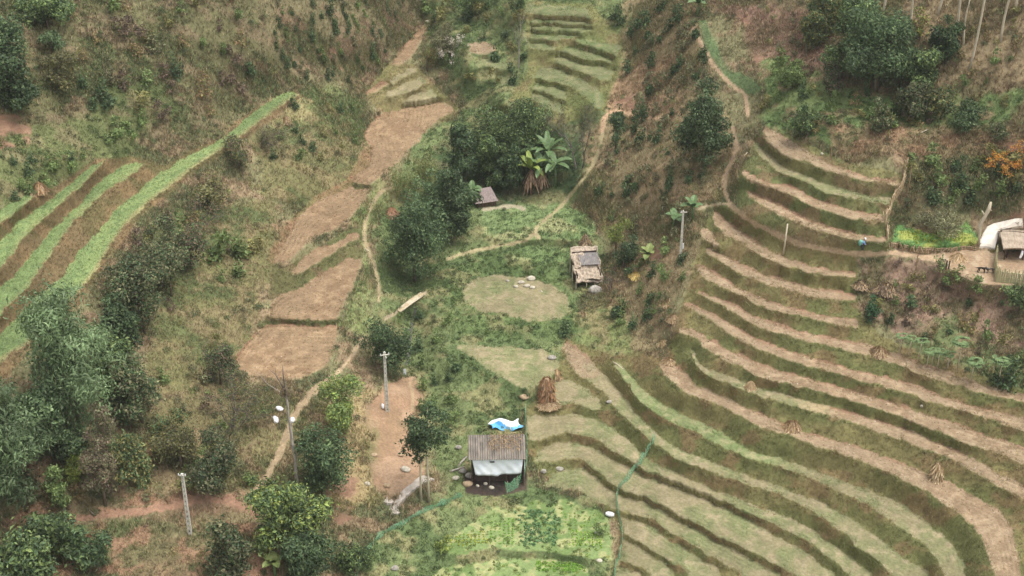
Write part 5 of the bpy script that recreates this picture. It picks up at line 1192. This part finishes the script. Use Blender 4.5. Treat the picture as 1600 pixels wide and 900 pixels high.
# ------------------------------------------------------------------ fences and netting
M_NET, _nt, _b = new_mat('green netting')
_b.inputs['Base Color'].default_value = (*srgb(120,164,128), 1); _b.inputs['Roughness'].default_value = .7
_tc = _nt.nodes.new('ShaderNodeTexCoord'); _no = _nt.nodes.new('ShaderNodeTexNoise'); _no.inputs['Scale'].default_value = 5
_mr = _nt.nodes.new('ShaderNodeMapRange'); _mr.inputs['From Min'].default_value = .35; _mr.inputs['From Max'].default_value = .65; _mr.inputs['To Min'].default_value = .4; _mr.inputs['To Max'].default_value = .85
_tr = _nt.nodes.new('ShaderNodeBsdfTransparent'); _mx = _nt.nodes.new('ShaderNodeMixShader')
_nt.links.new(_tc.outputs['Object'], _no.inputs['Vector']); _nt.links.new(_no.outputs[0], _mr.inputs[0]); _nt.links.new(_mr.outputs[0], _mx.inputs[0]); _nt.links.new(_tr.outputs[0], _mx.inputs[1]); _nt.links.new(_b.outputs[0], _mx.inputs[2]); _nt.links.new(_mx.outputs[0], _nt.nodes['Material Output'].inputs['Surface'])
def net_fence(label, pts, h, every=3):
    P = [at(*p) for p in smooth_line(pts, 5)]; c = P[0].copy(); root = thing('netting_fence', label, 'netting fence', c)
    v = []; f = []; n = len(P); K = 5
    for i, p in enumerate(P):
        sag = .12 * math.sin(i * 1.7)
        for k in range(K):
            z = h * k / (K - 1)
            v.append(p - c + Vector((.1 * math.sin(i * 1.3 + k * .9), .1 * math.cos(i * 2.1 + k), z - (sag + .1 * abs(math.sin(i * .63))) * k / (K - 1))))
    for i in range(n - 1):
        for k in range(K - 1): a = i * K + k; f.append((a, a + K, a + K + 1, a + 1))
    o = mesh_np('net', v, f, M_NET, root, smooth=True)
    for i in range(0, n, every + 1): q = P[i] - c; MB().tube([q + Vector((0, 0, -.3)), q + Vector((.03, .02, h + .08))], .028, 5).build('stake', M_PALEBARK, root)
net_fence('green netting fence winding down across the stubble terraces to the vegetable garden', [(1022,688),(1014,704),(1003,722),(985,745),(967,768),(963,785),(967,812),(972,842),(968,870),(960,900),(958,930)], 1.05)
net_fence('tall green netting standing between the hut with the corrugated roof and the terraces', [(821,650),(822,690),(823,722),(819,745),(808,762),(790,772)], 1.5)
net_fence('low green netting crossing the vine slope at the bottom of the valley', [(555,905),(572,868),(592,842),(622,824),(660,804),(692,790),(722,776)], .7)
def reed_fence(label, pts, h, seed, mat, lean=.12, step=.16):
    g = np.random.default_rng(seed); P = np.array([tuple(at(*p)) for p in smooth_line(pts, 12)]); c = Vector(P[0]); root = thing('reed_fence', label, 'fence', c)
    m = MB(); d = 0
    seg = np.linalg.norm(np.diff(P, axis=0), axis=1); L = np.concatenate([[0], np.cumsum(seg)])
    for t in np.arange(0, L[-1], step):
        p = Vector([float(np.interp(t, L, P[:, k])) for k in range(3)]) - c
        m.tube([p + Vector((0, 0, -.25)), p + Vector((g.normal() * lean, g.normal() * lean, h * float(g.uniform(.7, 1.15))))], [.07, .05], 4)
    m.build('stakes', mat, root)
    for z in (.35, .75):
        m = MB(); m.tube([Vector(q) - c + Vector((0, 0, h * z)) for q in P[::3]], .05, 5); m.build('rail', mat, root)
reed_fence('dry reed fence closing the ends of the upper terraces', [(1416,262),(1413,282),(1406,300),(1394,316),(1391,332),(1383,346),(1385,360),(1387,376)], 1.15, 701, noise_mat('dry reed', (172,150,120), (200,178,146), 6, .95, .4))
reed_fence('thin bamboo slat fence closing off the farmyard hut', [(1556,440),(1554,418),(1556,400)], 1.5, 702, M_REED, .03, .12)
reed_fence('long bamboo slat fence in front of the farmyard hut', [(1556,440),(1580,443),(1604,446),(1640,448)], 1.7, 703, M_REED, .03, .12)
reed_fence('low brush fence of dry stalks between the herb garden and the footpath', [(1392,384),(1420,388),(1450,393),(1480,393),(1505,390),(1525,392)], .55, 704, M_STRAW, .2, .14)
for i, (x, y, t, lab) in enumerate([(1418,302,258,'thin tall pole beside the top of the reed fence'), (1297,250,228,'short stake on the uppermost ledge'), (1429,430,398,'thin stake below the footpath to the farmyard')]):
    b = at(x, y); h = height_to(b, t); root = thing('stake', lab, 'stake', b); MB().tube([(0, 0, -.3), (.05, 0, h * .5), (.02, 0, h)], [.06, .055, .045], 6).build('shaft', M_OLDSTRAW, root); MB().tube([(0, 0, h - .3), (.12, .02, h - .1)], [.03, .02], 5).build('twig', M_OLDSTRAW, root)
b = at(1530, 385); root = thing('dead_tree', 'twisted pale dead trunk at the corner of the herb garden', 'dead tree', b)
h = height_to(b, 316)
MB().tube([(0, 0, -.3), (-.2, 0, h * .25), (-.3, .05, h * .5), (.1, .05, h * .68), (.35, 0, h * .85), (.45, 0, h)], [.16, .15, .24, .2, .24, .12], 8).build('trunk', M_PALEBARK, root, smooth=True)
MB().tube([(.1, .05, h * .68), (-.35, .1, h * .8)], [.12, .06], 6).tube([(.35, 0, h * .85), (.75, .1, h * .8)], [.12, .05], 6).build('branch', M_PALEBARK, root, smooth=True)
# gate posts at the yard entrance
for i, (x, y, lab) in enumerate([(1470,419,'pale gate post at the yard entrance, farthest from the dogs'), (1475,419,'pale gate post in the middle of the yard entrance'), (1478,420,'darker gate post of the yard entrance'), (1482,421,'dark thick gate post nearest the dogs')]):
    b = at(x, y); root = thing('gate_post', lab, 'post', b, 0, 'posts of the yard gate'); MB().box((0, 0, .4), (.12, .12, 1.1)).build('shaft', M_PALEBARK if i < 2 else M_DARKW, root); MB().box((0, 0, .99), (.16, .16, .06)).build('cap', M_DARKW, root)

# ------------------------------------------------------------------ straw
def straw_mesh(n, r, h, L, g, conic=True, top=.15):
    a = g.random(n) * 6.28; t = g.random(n)
    rad = r * (1 - t * (1 - top)) if conic else r * (1 - .45 * t ** 3)
    P = np.stack([np.cos(a) * rad, np.sin(a) * rad, t * h * .92], -1) * [1, 1, 1] + g.normal(size=(n, 3)) * r * .09
    nd = unit(np.stack([np.cos(a), np.sin(a), .4 * np.ones(n)], -1) + g.normal(size=(n, 3)) * .3)
    # stalks hang down the sides
    d = unit(np.stack([np.cos(a) * .35, np.sin(a) * .35, -np.ones(n)], -1) + g.normal(size=(n, 3)) * .22)
    s = unit(np.cross(d, nd)); w = .05 * g.uniform(.6, 1.4, (n, 1)); L_ = L * g.uniform(.5, 1.2, (n, 1))
    P[:, 2] += .08
    v = np.stack([P - s * w, P + s * w, P + d * L_ + s * w * .6, P + d * L_ - s * w * .6], 1).reshape(-1, 3); v[:, 2] = np.maximum(v[:, 2], -.05)
    return v, np.arange(4 * n).reshape(n, 4)
def straw(name, label, px, py, r, h, seed, palette=DRYP, conic=True, n=900, L=.6, cat='straw heap', group=None, core=M_STRAW, top=.15):
    g = np.random.default_rng(seed); b = at(px, py); root = thing(name, label, cat, b, 0, group)
    m = MB(); m.tube([(0, 0, -.3), (0, 0, h * .3), (0, 0, h * .7), (0, 0, h * .93)], [r * .92, r * (.75 if conic else .93), r * (.42 if conic else .82), r * (.12 if conic else .3)], 14); m.build('core', core, root, smooth=True)
    v, f = straw_mesh(n, r, h, L, g, conic, top); mesh_np('loose_straw', v, f, M_LEAF, root, color=np.repeat(pal(palette, n, g), 4, 0))
    return root
straw('haystack', 'tall brown haystack with a frayed pale top on the stubble plot', 854, 624, .75, 3.0, 801, BROWN + [(156,118,90), (142,110,84)], False, 1500, .7, 'haystack', core=M_OLDSTRAW)
straw('haystack', 'small pale straw stook right behind the tall brown haystack', 870, 590, .5, 1.2, 802, DRYP + BROWN, True, 500)
straw('corn_stook', 'tan stook of dry stalks standing on the broadest terrace bend', 1462, 747, .5, 2.0, 803, DRYP + [(196,180,150)], True, 800, .8, 'stook', top=.35)
straw('straw_heap', 'brown heap of dry stalks on the bank of a middle terrace', 1238, 668, 1.0, .75, 804, BROWN + DRYP, True, 1100, .8)
straw('straw_heap', 'low wide tan heap of stalks beside the first papaya sapling', 1374, 551, .95, .6, 805, DRYP + BROWN, True, 900, .8)
straw('straw_heap', 'small pale straw heap on the thin pale terrace', 1173, 606, .55, .8, 806, DRYP, True, 500)
straw('straw_heap', 'pale straw pile at the narrow end of a terrace above the hollow', 1052, 500, .7, .6, 807, DRYP, True, 500)
straw('straw_heap', 'cream straw pile beside the white pole at the terrace end', 1038, 538, .6, .6, 808, DRYP + [(204,190,150)], True, 450)
straw('straw_heap', 'flat tan straw pile where the longest bare terrace begins', 1046, 566, .7, .35, 809, DRYP, True, 400)
straw('straw_heap', 'heap of pinkish dry stalks on the rough bank under the footpath', 1385, 452, 1.3, .6, 810, DRYP + PURP, True, 1300, 1.0)
straw('straw_heap', 'pinkish dry stalks heaped beside the long terrace end', 1345, 446, .8, .5, 811, DRYP + PURP, True, 700, .9)
straw('straw_heap', 'tan dry stalks propped by the brush fence of the herb garden', 1497, 405, .7, .7, 812, DRYP, True, 600, 1.1)
straw('straw_heap', 'yellow pile of dry leaves on the brown slope under the small pale banana plant', 995, 432, .9, .4, 813, [(206,186,120), (184,162,104), (160,146,90)], True, 500)
straw('straw_heap', 'dry yellow leaves at the edge of the brown slope beside the terraces', 1042, 476, .7, .4, 814, DRYP + OLIVE, True, 400)
straw('straw_heap', 'brown straw bundle beside the bush above the green terraces', 62, 300, .9, 1.1, 815, BROWN + [(164,132,100)], True, 600)
straw('straw_heap', 'tan grass heap under the end of the lowest green terrace', 448, 192, .55, .9, 816, DRYP, True, 400)
straw('straw_heap', 'flattened straw at the foot of the tall brown haystack', 858, 631, 1.15, .22, 817, DRYP, True, 600, .9)
straw('straw_heap', 'tuft of tall dry reeds behind the collapsed hut', 915, 380, .6, 1.3, 818, DRYP + PURP, True, 400, 1.0)
straw('straw_heap', 'reddish brush pile on the bank under the big dark tree', 612, 335, 1.0, 1.0, 819, [(150,112,92), (164,126,104)], True, 600)

# ------------------------------------------------------------------ stones, sacks, logs
rk = [(814,443,.8,.5,'pale stone on the round plot, rearmost of the pile'), (829,437,.9,.6,'white rounded stone at the top of the pile on the round plot'), (822,448,.85,.45,'pale flat stone in the middle of the pile on the round plot'), (806,449,.6,.4,'small pale stone at the edge of the pile on the round plot'), (832,450,.65,.4,'small cream stone beside the pile on the round plot'), (793,440,.4,.3,'lone small stone on the round plot'), (846,456,.3,.2,'pebble sized pale stone on the round plot'),
      (575,757,.7,.55,'white boulder beside the orange yard'), (716,700,.7,.5,'grey stone under the thicket beside the corrugated-roof hut'), (722,738,.9,.6,'large grey stone at the corner of the corrugated-roof hut'), (735,745,.9,.55,'flat grey stone in front of the corrugated-roof hut'), (712,748,.8,.55,'pale grey stone below the large grey stone'), (731,758,.9,.6,'brownish stone at the foot of the hut stones'), (759,757,.45,.4,'pale little stone under the white tarpaulin'), (746,760,.35,.3,'small pale stone in the dark below the tarpaulin'), (768,763,.5,.3,'pale stone at the edge of the hut terrace'),
      (849,739,.55,.6,'grey stone on the grass beside the hut netting'), (874,734,.8,.5,'grey boulder at the end of a stubble terrace'), (820,622,.9,.55,'grey boulder beside the tall brown haystack'), (862,560,.9,.5,'grey rock on the bank behind the haystack'), (937,834,.8,.3,'flat grey rock in the vegetable garden'), (937,876,.7,.3,'flat white stone at the garden edge'), (952,628,.6,.35,'dark grey stone on the bank beside the haystack plot'), (1440,635,.35,.3,'white stone on the bank between two bare terraces'),
      (616,890,.7,.6,'dark stone in the vines at the bottom'), (605,760,.8,.5,'orange rock at the low end of the orange yard'), (633,735,1.0,.5,'pale eroded rock on the orange yard'), (625,712,.8,.35,'tan rock in the middle of the orange yard'), (585,712,.6,.35,'brown rock at the side of the orange yard'), (668,35,.6,.4,'white stone where the bare strip ends'), (1284,242,.35,.35,'white stone on the uppermost ledge')]
for i, (x, y, w, h, lab) in enumerate(rk):
    vv, ff = rock_mesh(900 + i, w, w * .75, h); pale = any(q in lab for q in ('white', 'pale', 'cream'))
    o = mesh_np('stone', vv, ff, M_PALESTONE if pale else (M_TANSTONE if 'orange' in lab or 'tan ' in lab or 'brown' in lab else M_STONE), smooth=True, loc=at(x, y)); tag(o, lab, 'stone')
def sack(px, py, L, r, rz, label, bent=0):
    b = at(px, py); m = MB(); n = 9; pts = []; rad = []
    for i in range(n):
        t = i / (n - 1); pts.append(((t - .5) * L, bent * math.sin(math.pi * t), r * .75 + .02 * math.sin(7 * t))); rad.append(r * (.35 + .65 * math.sin(math.pi * (t * .9 + .05)) ** .5))
    m.tube(pts, rad, 10); m.v = [(a, b_ + .02 * math.sin(19 * a), max(-.03, c * .85)) for a, b_, c in m.v]
    o = m.build('sack', M_WHITE, smooth=True, loc=b); o.rotation_euler = (0, 0, rz); tag(o, label, 'sack')
sack(430, 659, 1.1, .3, R(-70), 'long white sack lying on the grass beside the footpath', .1)
sack(437, 642, .8, .3, R(-30), 'round white sack above the long white sack')
sack(457, 658, .7, .26, R(-85), 'white sack right behind the crooked bare trunk')
sack(598, 636, .85, .16, R(100), 'thin pale sack at the foot of the tall concrete pole')
sack(953, 805, .9, .3, R(-15), 'white sack beside the netting on the stubble terrace')
sack(1030, 505, .01, .01, 0, 'x') if False else None
def log(px, py, L, r, rz, tilt, label, mat=M_DEAD):
    b = at(px, py); root = thing('log', label, 'log', b, rz); root.rotation_euler = (0, tilt, rz)
    MB().tube([(-L / 2, 0, r), (0, .03, r * 1.1), (L / 2, 0, r)], [r, r * .95, r * .8], 8).build('trunk', mat, root, smooth=True); MB().tube([(L * .2, 0, r), (L * .3, .25, r * 2.4)], [r * .4, r * .2], 6).build('branch_stub', mat, root)
log(966, 572, 1.6, .06, R(-48), R(8), 'thin white pole lying at the end of the grassy terrace', M_PALEBARK)
log(712, 735, 2.2, .13, R(28), 0, 'grey log lying on the stones beside the corrugated-roof hut')
log(722, 722, 1.8, .12, R(55), R(-12), 'grey log leaning against the wall of the corrugated-roof hut')
log(572, 392, 1.3, .06, R(-50), 0, 'thin pale pole lying across the narrow footpath', M_PALEBARK)
log(140, 800, 1.4, .1, R(-35), R(15), 'brown log on the bank above the red path', M_BARK)
log(1446, 205, 1.7, .07, R(40), 0, 'pale stick lying on the bare ledge', M_PALEBARK)
log(1165, 243, 1.3, .06, R(50), R(-15), 'pale stick beside the upper track', M_PALEBARK)

# ------------------------------------------------------------------ log bridge, concrete path, creek
A, B = at(622, 488), at(661, 461); A.z += .15; B.z += .2
root = thing('footbridge', 'log footbridge covered with pale earth crossing the creek', 'footbridge', (A + B) / 2)
dv = (B - A); c = (A + B) / 2; pd = Vector((-dv.y, dv.x, 0)).normalized()
for k in range(5): MB().tube([A - c + pd * (k - 2) * .16, (A + B) / 2 - c + pd * (k - 2) * .16 + Vector((0, 0, .06)), B - c + pd * (k - 2) * .16], .085, 7).build('log', M_PALEBARK, root, smooth=True)
m = MB(); sheet(m, A - c - pd * .36 + Vector((0, 0, .06)), dv, pd, dv.length, .72, 20, 6, lambda u, w: .04 + .05 * math.sin(8 * u) * math.sin(5 * w) + .03 * math.sin(23 * u), .05); m.build('earth_deck', noise_mat('pale earth', (150,134,106), (184,168,138), 5, .95, .5), root)
def ribbon(name, pts, w, mat, th, kind, lift=.03):
    P = smooth_line(pts, 6); v = []; f = []
    Q = [at(p[0], p[1]) for p in P]
    for it in range(2): Q = [Q[0]] + [Vector((q.x, q.y, (a.z + q.z + b_.z) / 3)) for a, q, b_ in zip(Q[:-2], Q[1:-1], Q[2:])] + [Q[-1]]
    n = len(Q)
    for i in range(n):
        d = (Q[min(i + 1, n - 1)] - Q[max(i - 1, 0)]); s_ = Vector((-d.y, d.x, 0)).normalized() * (w if not hasattr(w, '__len__') else w[0] + (w[1] - w[0]) * i / n) / 2 * (1 + .08 * math.sin(i * 1.9))
        z = Vector((0, 0, lift + th)); v += [Q[i] - s_ + z, Q[i] + s_ + z, Q[i] + s_ - Vector((0, 0, .5)), Q[i] - s_ - Vector((0, 0, .5))]
    for i in range(n - 1):
        a = i * 4
        for k in range(4): f.append((a + k, a + (k + 1) % 4, a + 4 + (k + 1) % 4, a + 4 + k))
    f += [(0, 1, 2, 3), (4 * n - 1, 4 * n - 2, 4 * n - 3, 4 * n - 4)]
    o = mesh_np(name, v, f, mat); tag(o, kind=kind); return o
M_PATHC = noise_mat('worn concrete path', (160,150,138), (190,180,168), 2.4, .9, .3)
ribbon('concrete_path', [(672,746),(655,753),(638,764),(624,778),(614,790),(617,803)], 1.15, M_PATHC, .05, 'structure')
ribbon('concrete_path', [(614,782),(606,783),(602,781)], .8, M_PATHC, .045, 'structure')
M_WATER, _n, _p = new_mat('creek water'); _p.inputs['Base Color'].default_value = (*srgb(92,92,84), 1); _p.inputs['Roughness'].default_value = .2
ribbon('creek_water', [(648,482),(643,505),(640,530),(638,555),(634,572)], .5, M_WATER, .01, 'structure', .05)
m = MB(); b = at(633, 588); sheet(m, (-.2, .1, .0), (1, 0, .1), (0, .5, 1), .34, .8, 12, 12, lambda u, w: .05 * math.sin(14 * u) + .1 * w * w, .08); o = m.build('waterfall', noise_mat('white water', (186,188,188), (220,222,222), 6, .4, .6, (1, 1, .3)), smooth=True, loc=b); o['label'] = 'little white waterfall where the creek drops beside the dome-shaped tree'; o['category'] = 'waterfall'

# ------------------------------------------------------------------ the person with the basket, and the dogs
def skinned(name, joints, bones, mat, parent, sub=2, loc=None):
    me = bpy.data.meshes.new(name); me.from_pydata([j[:3] for j in joints], bones, []); me.update()
    o = bpy.data.objects.new(name, me); COL.objects.link(o); o.parent = parent
    md = o.modifiers.new('skin', 'SKIN'); md.use_smooth_shade = True
    for d_, j in zip(me.skin_vertices[0].data, joints): d_.radius = (j[3], j[3] if len(j) < 5 else j[4]); d_.use_root = False
    me.skin_vertices[0].data[0].use_root = True
    o.modifiers.new('subsurf', 'SUBSURF').levels = sub; o.modifiers['subsurf'].render_levels = sub
    me.materials.append(mat); return o
M_SKIN = noise_mat('skin', (176,128,98), (190,142,112), 8, .6, .05)
M_JACK = noise_mat('light blue jacket', (116,150,206), (146,176,222), 6, .85, .3)
M_TROU = noise_mat('dark navy trousers', (40,46,66), (58,64,86), 6, .9, .3)
M_HATP = noise_mat('pale cloth hat', (206,206,208), (226,226,228), 6, .9, .3)
M_BASK = noise_mat('teal woven sack', (96,150,134), (126,174,158), 8, .85, .5)
b = at(1345, 391.5)
root = thing('person', 'person in light blue jacket and pale hat walking bent forward with a teal load', 'person', b, 0)
J = [(0, 0, .82, .13, .11), (.07, 0, 1.02, .13, .1), (.2, 0, 1.22, .15, .1), (.27, 0, 1.33, .06, .055), (.34, 0, 1.45, .09, .085), (.35, 0, 1.55, .075, .075),
     (-.02, -.09, .78, .09), (.14, -.1, .45, .065), (.06, -.1, .08, .045), (.2, -.1, .04, .04),
     (-.02, .09, .78, .09), (-.02, .1, .44, .065), (-.2, .1, .1, .045), (-.1, .1, .04, .04),
     (.21, -.19, 1.24, .06), (.3, -.22, .98, .045), (.44, -.16, .86, .035), (.53, -.13, .86, .03),
     (.21, .19, 1.24, .06), (.3, .22, .98, .045), (.44, .16, .86, .035), (.53, .13, .86, .03)]
skinned('body', J, [(0, 1), (1, 2), (2, 3), (3, 4), (4, 5), (0, 6), (6, 7), (7, 8), (8, 9), (0, 10), (10, 11), (11, 12), (12, 13), (2, 14), (14, 15), (15, 16), (16, 17), (2, 18), (18, 19), (19, 20), (20, 21)], M_SKIN, root)
skinned('jacket', [(0, 0, .8, .165, .145), (.07, 0, 1.02, .165, .13), (.2, 0, 1.23, .175, .125), (.25, 0, 1.3, .085), (.21, -.19, 1.24, .085), (.3, -.22, .98, .066), (.42, -.17, .87, .05), (.21, .19, 1.24, .085), (.3, .22, .98, .066), (.42, .17, .87, .05)], [(0, 1), (1, 2), (2, 3), (2, 4), (4, 5), (5, 6), (2, 7), (7, 8), (8, 9)], M_JACK, root)
skinned('trousers', [(-.01, 0, .8, .15, .13), (-.02, -.09, .76, .11), (.14, -.1, .45, .085), (.06, -.1, .12, .062), (-.02, .09, .76, .11), (-.02, .1, .44, .085), (-.19, .1, .13, .062)], [(0, 1), (1, 2), (2, 3), (0, 4), (4, 5), (5, 6)], M_TROU, root)
MB().tube([(.3, 0, 1.52), (.34, 0, 1.53), (.35, 0, 1.56), (.37, 0, 1.63), (.38, 0, 1.66)], [.2, .19, .1, .085, .04], 14).build('hat', M_HATP, root, smooth=True)
for sy in (-.032, .032): MB().box((.425, sy, 1.465), (.012, .022, .012)).build('eye', M_TWIG, root)
MB().tube([(.42, 0, 1.46), (.45, 0, 1.43), (.425, 0, 1.42)], [.012, .02, .012], 6).build('nose', M_SKIN, root)
MB().box((.415, 0, 1.395), (.015, .045, .01)).build('mouth', M_OLDSTRAW, root)
o = MB().tube([(-.28, 0, .72), (-.22, 0, .78), (-.16, 0, 1.0), (-.08, 0, 1.22), (-.05, 0, 1.34), (-.04, 0, 1.36)], [.1, .2, .24, .25, .2, .08], 12).build('carrying_sack', M_BASK, smooth=True, loc=b); tag(o, 'teal load carried on the back of the person in blue', 'sack')
M_BLACK = noise_mat('black fur', (24,22,20), (40,36,32), 12, .8, .3)
M_GREYF = noise_mat('dark grey fur', (40,38,36), (120,112,104), 4, .8, .3)
def dog(label, px, py, rz, mat, k=1.0, head_down=True):
    b = at(px, py); root = thing('dog', label, 'dog', b, rz, 'black dogs in the farmyard'); root.scale = (k, k, k)
    hd = [(.52, 0, .5, .075), (.64, 0, .34, .075), (.76, 0, .24, .045)] if head_down else [(.5, 0, .66, .075), (.62, 0, .74, .08), (.78, 0, .7, .045)]
    J = [(-.3, 0, .56, .11), (-.05, 0, .58, .105), (.22, 0, .55, .135), (.36, 0, .56, .1)] + hd + [(-.42, 0, .58, .05), (-.58, 0, .52, .03), (-.68, 0, .58, .018)]
    bones = [(0, 1), (1, 2), (2, 3), (3, 4), (4, 5), (5, 6), (0, 7), (7, 8), (8, 9)]
    for sy, f in ((-.09, 0), (.09, .07)):
        n = len(J); J += [(.27 + f, sy, .42, .06), (.26 + f, sy, .22, .04), (.28 + f, sy, .03, .032), (.34 + f, sy, .015, .03)]; bones += [(2, n), (n, n + 1), (n + 1, n + 2), (n + 2, n + 3)]
        n = len(J); J += [(-.26 - f, sy, .42, .08), (-.2 - f, sy, .28, .05), (-.36 - f, sy, .17, .034), (-.33 - f, sy, .03, .03), (-.27 - f, sy, .015, .03)]; bones += [(0, n), (n, n + 1), (n + 1, n + 2), (n + 2, n + 3), (n + 3, n + 4)]
    skinned('body', J, bones, mat, root)
    h = Vector(hd[1][:3])
    for sy in (-.055, .055): MB().tube([h + Vector((-.02, sy, .05)), h + Vector((-.05, sy * 1.4, .13))], [.03, .008], 6).build('ear', mat, root)
dog('black dog with its head down on the bare farmyard', 1533, 426, R(-12), M_BLACK, 1.0)
dog('dark dog with a greyish back behind the black dog', 1547, 426, R(172), M_GREYF, .85, False)
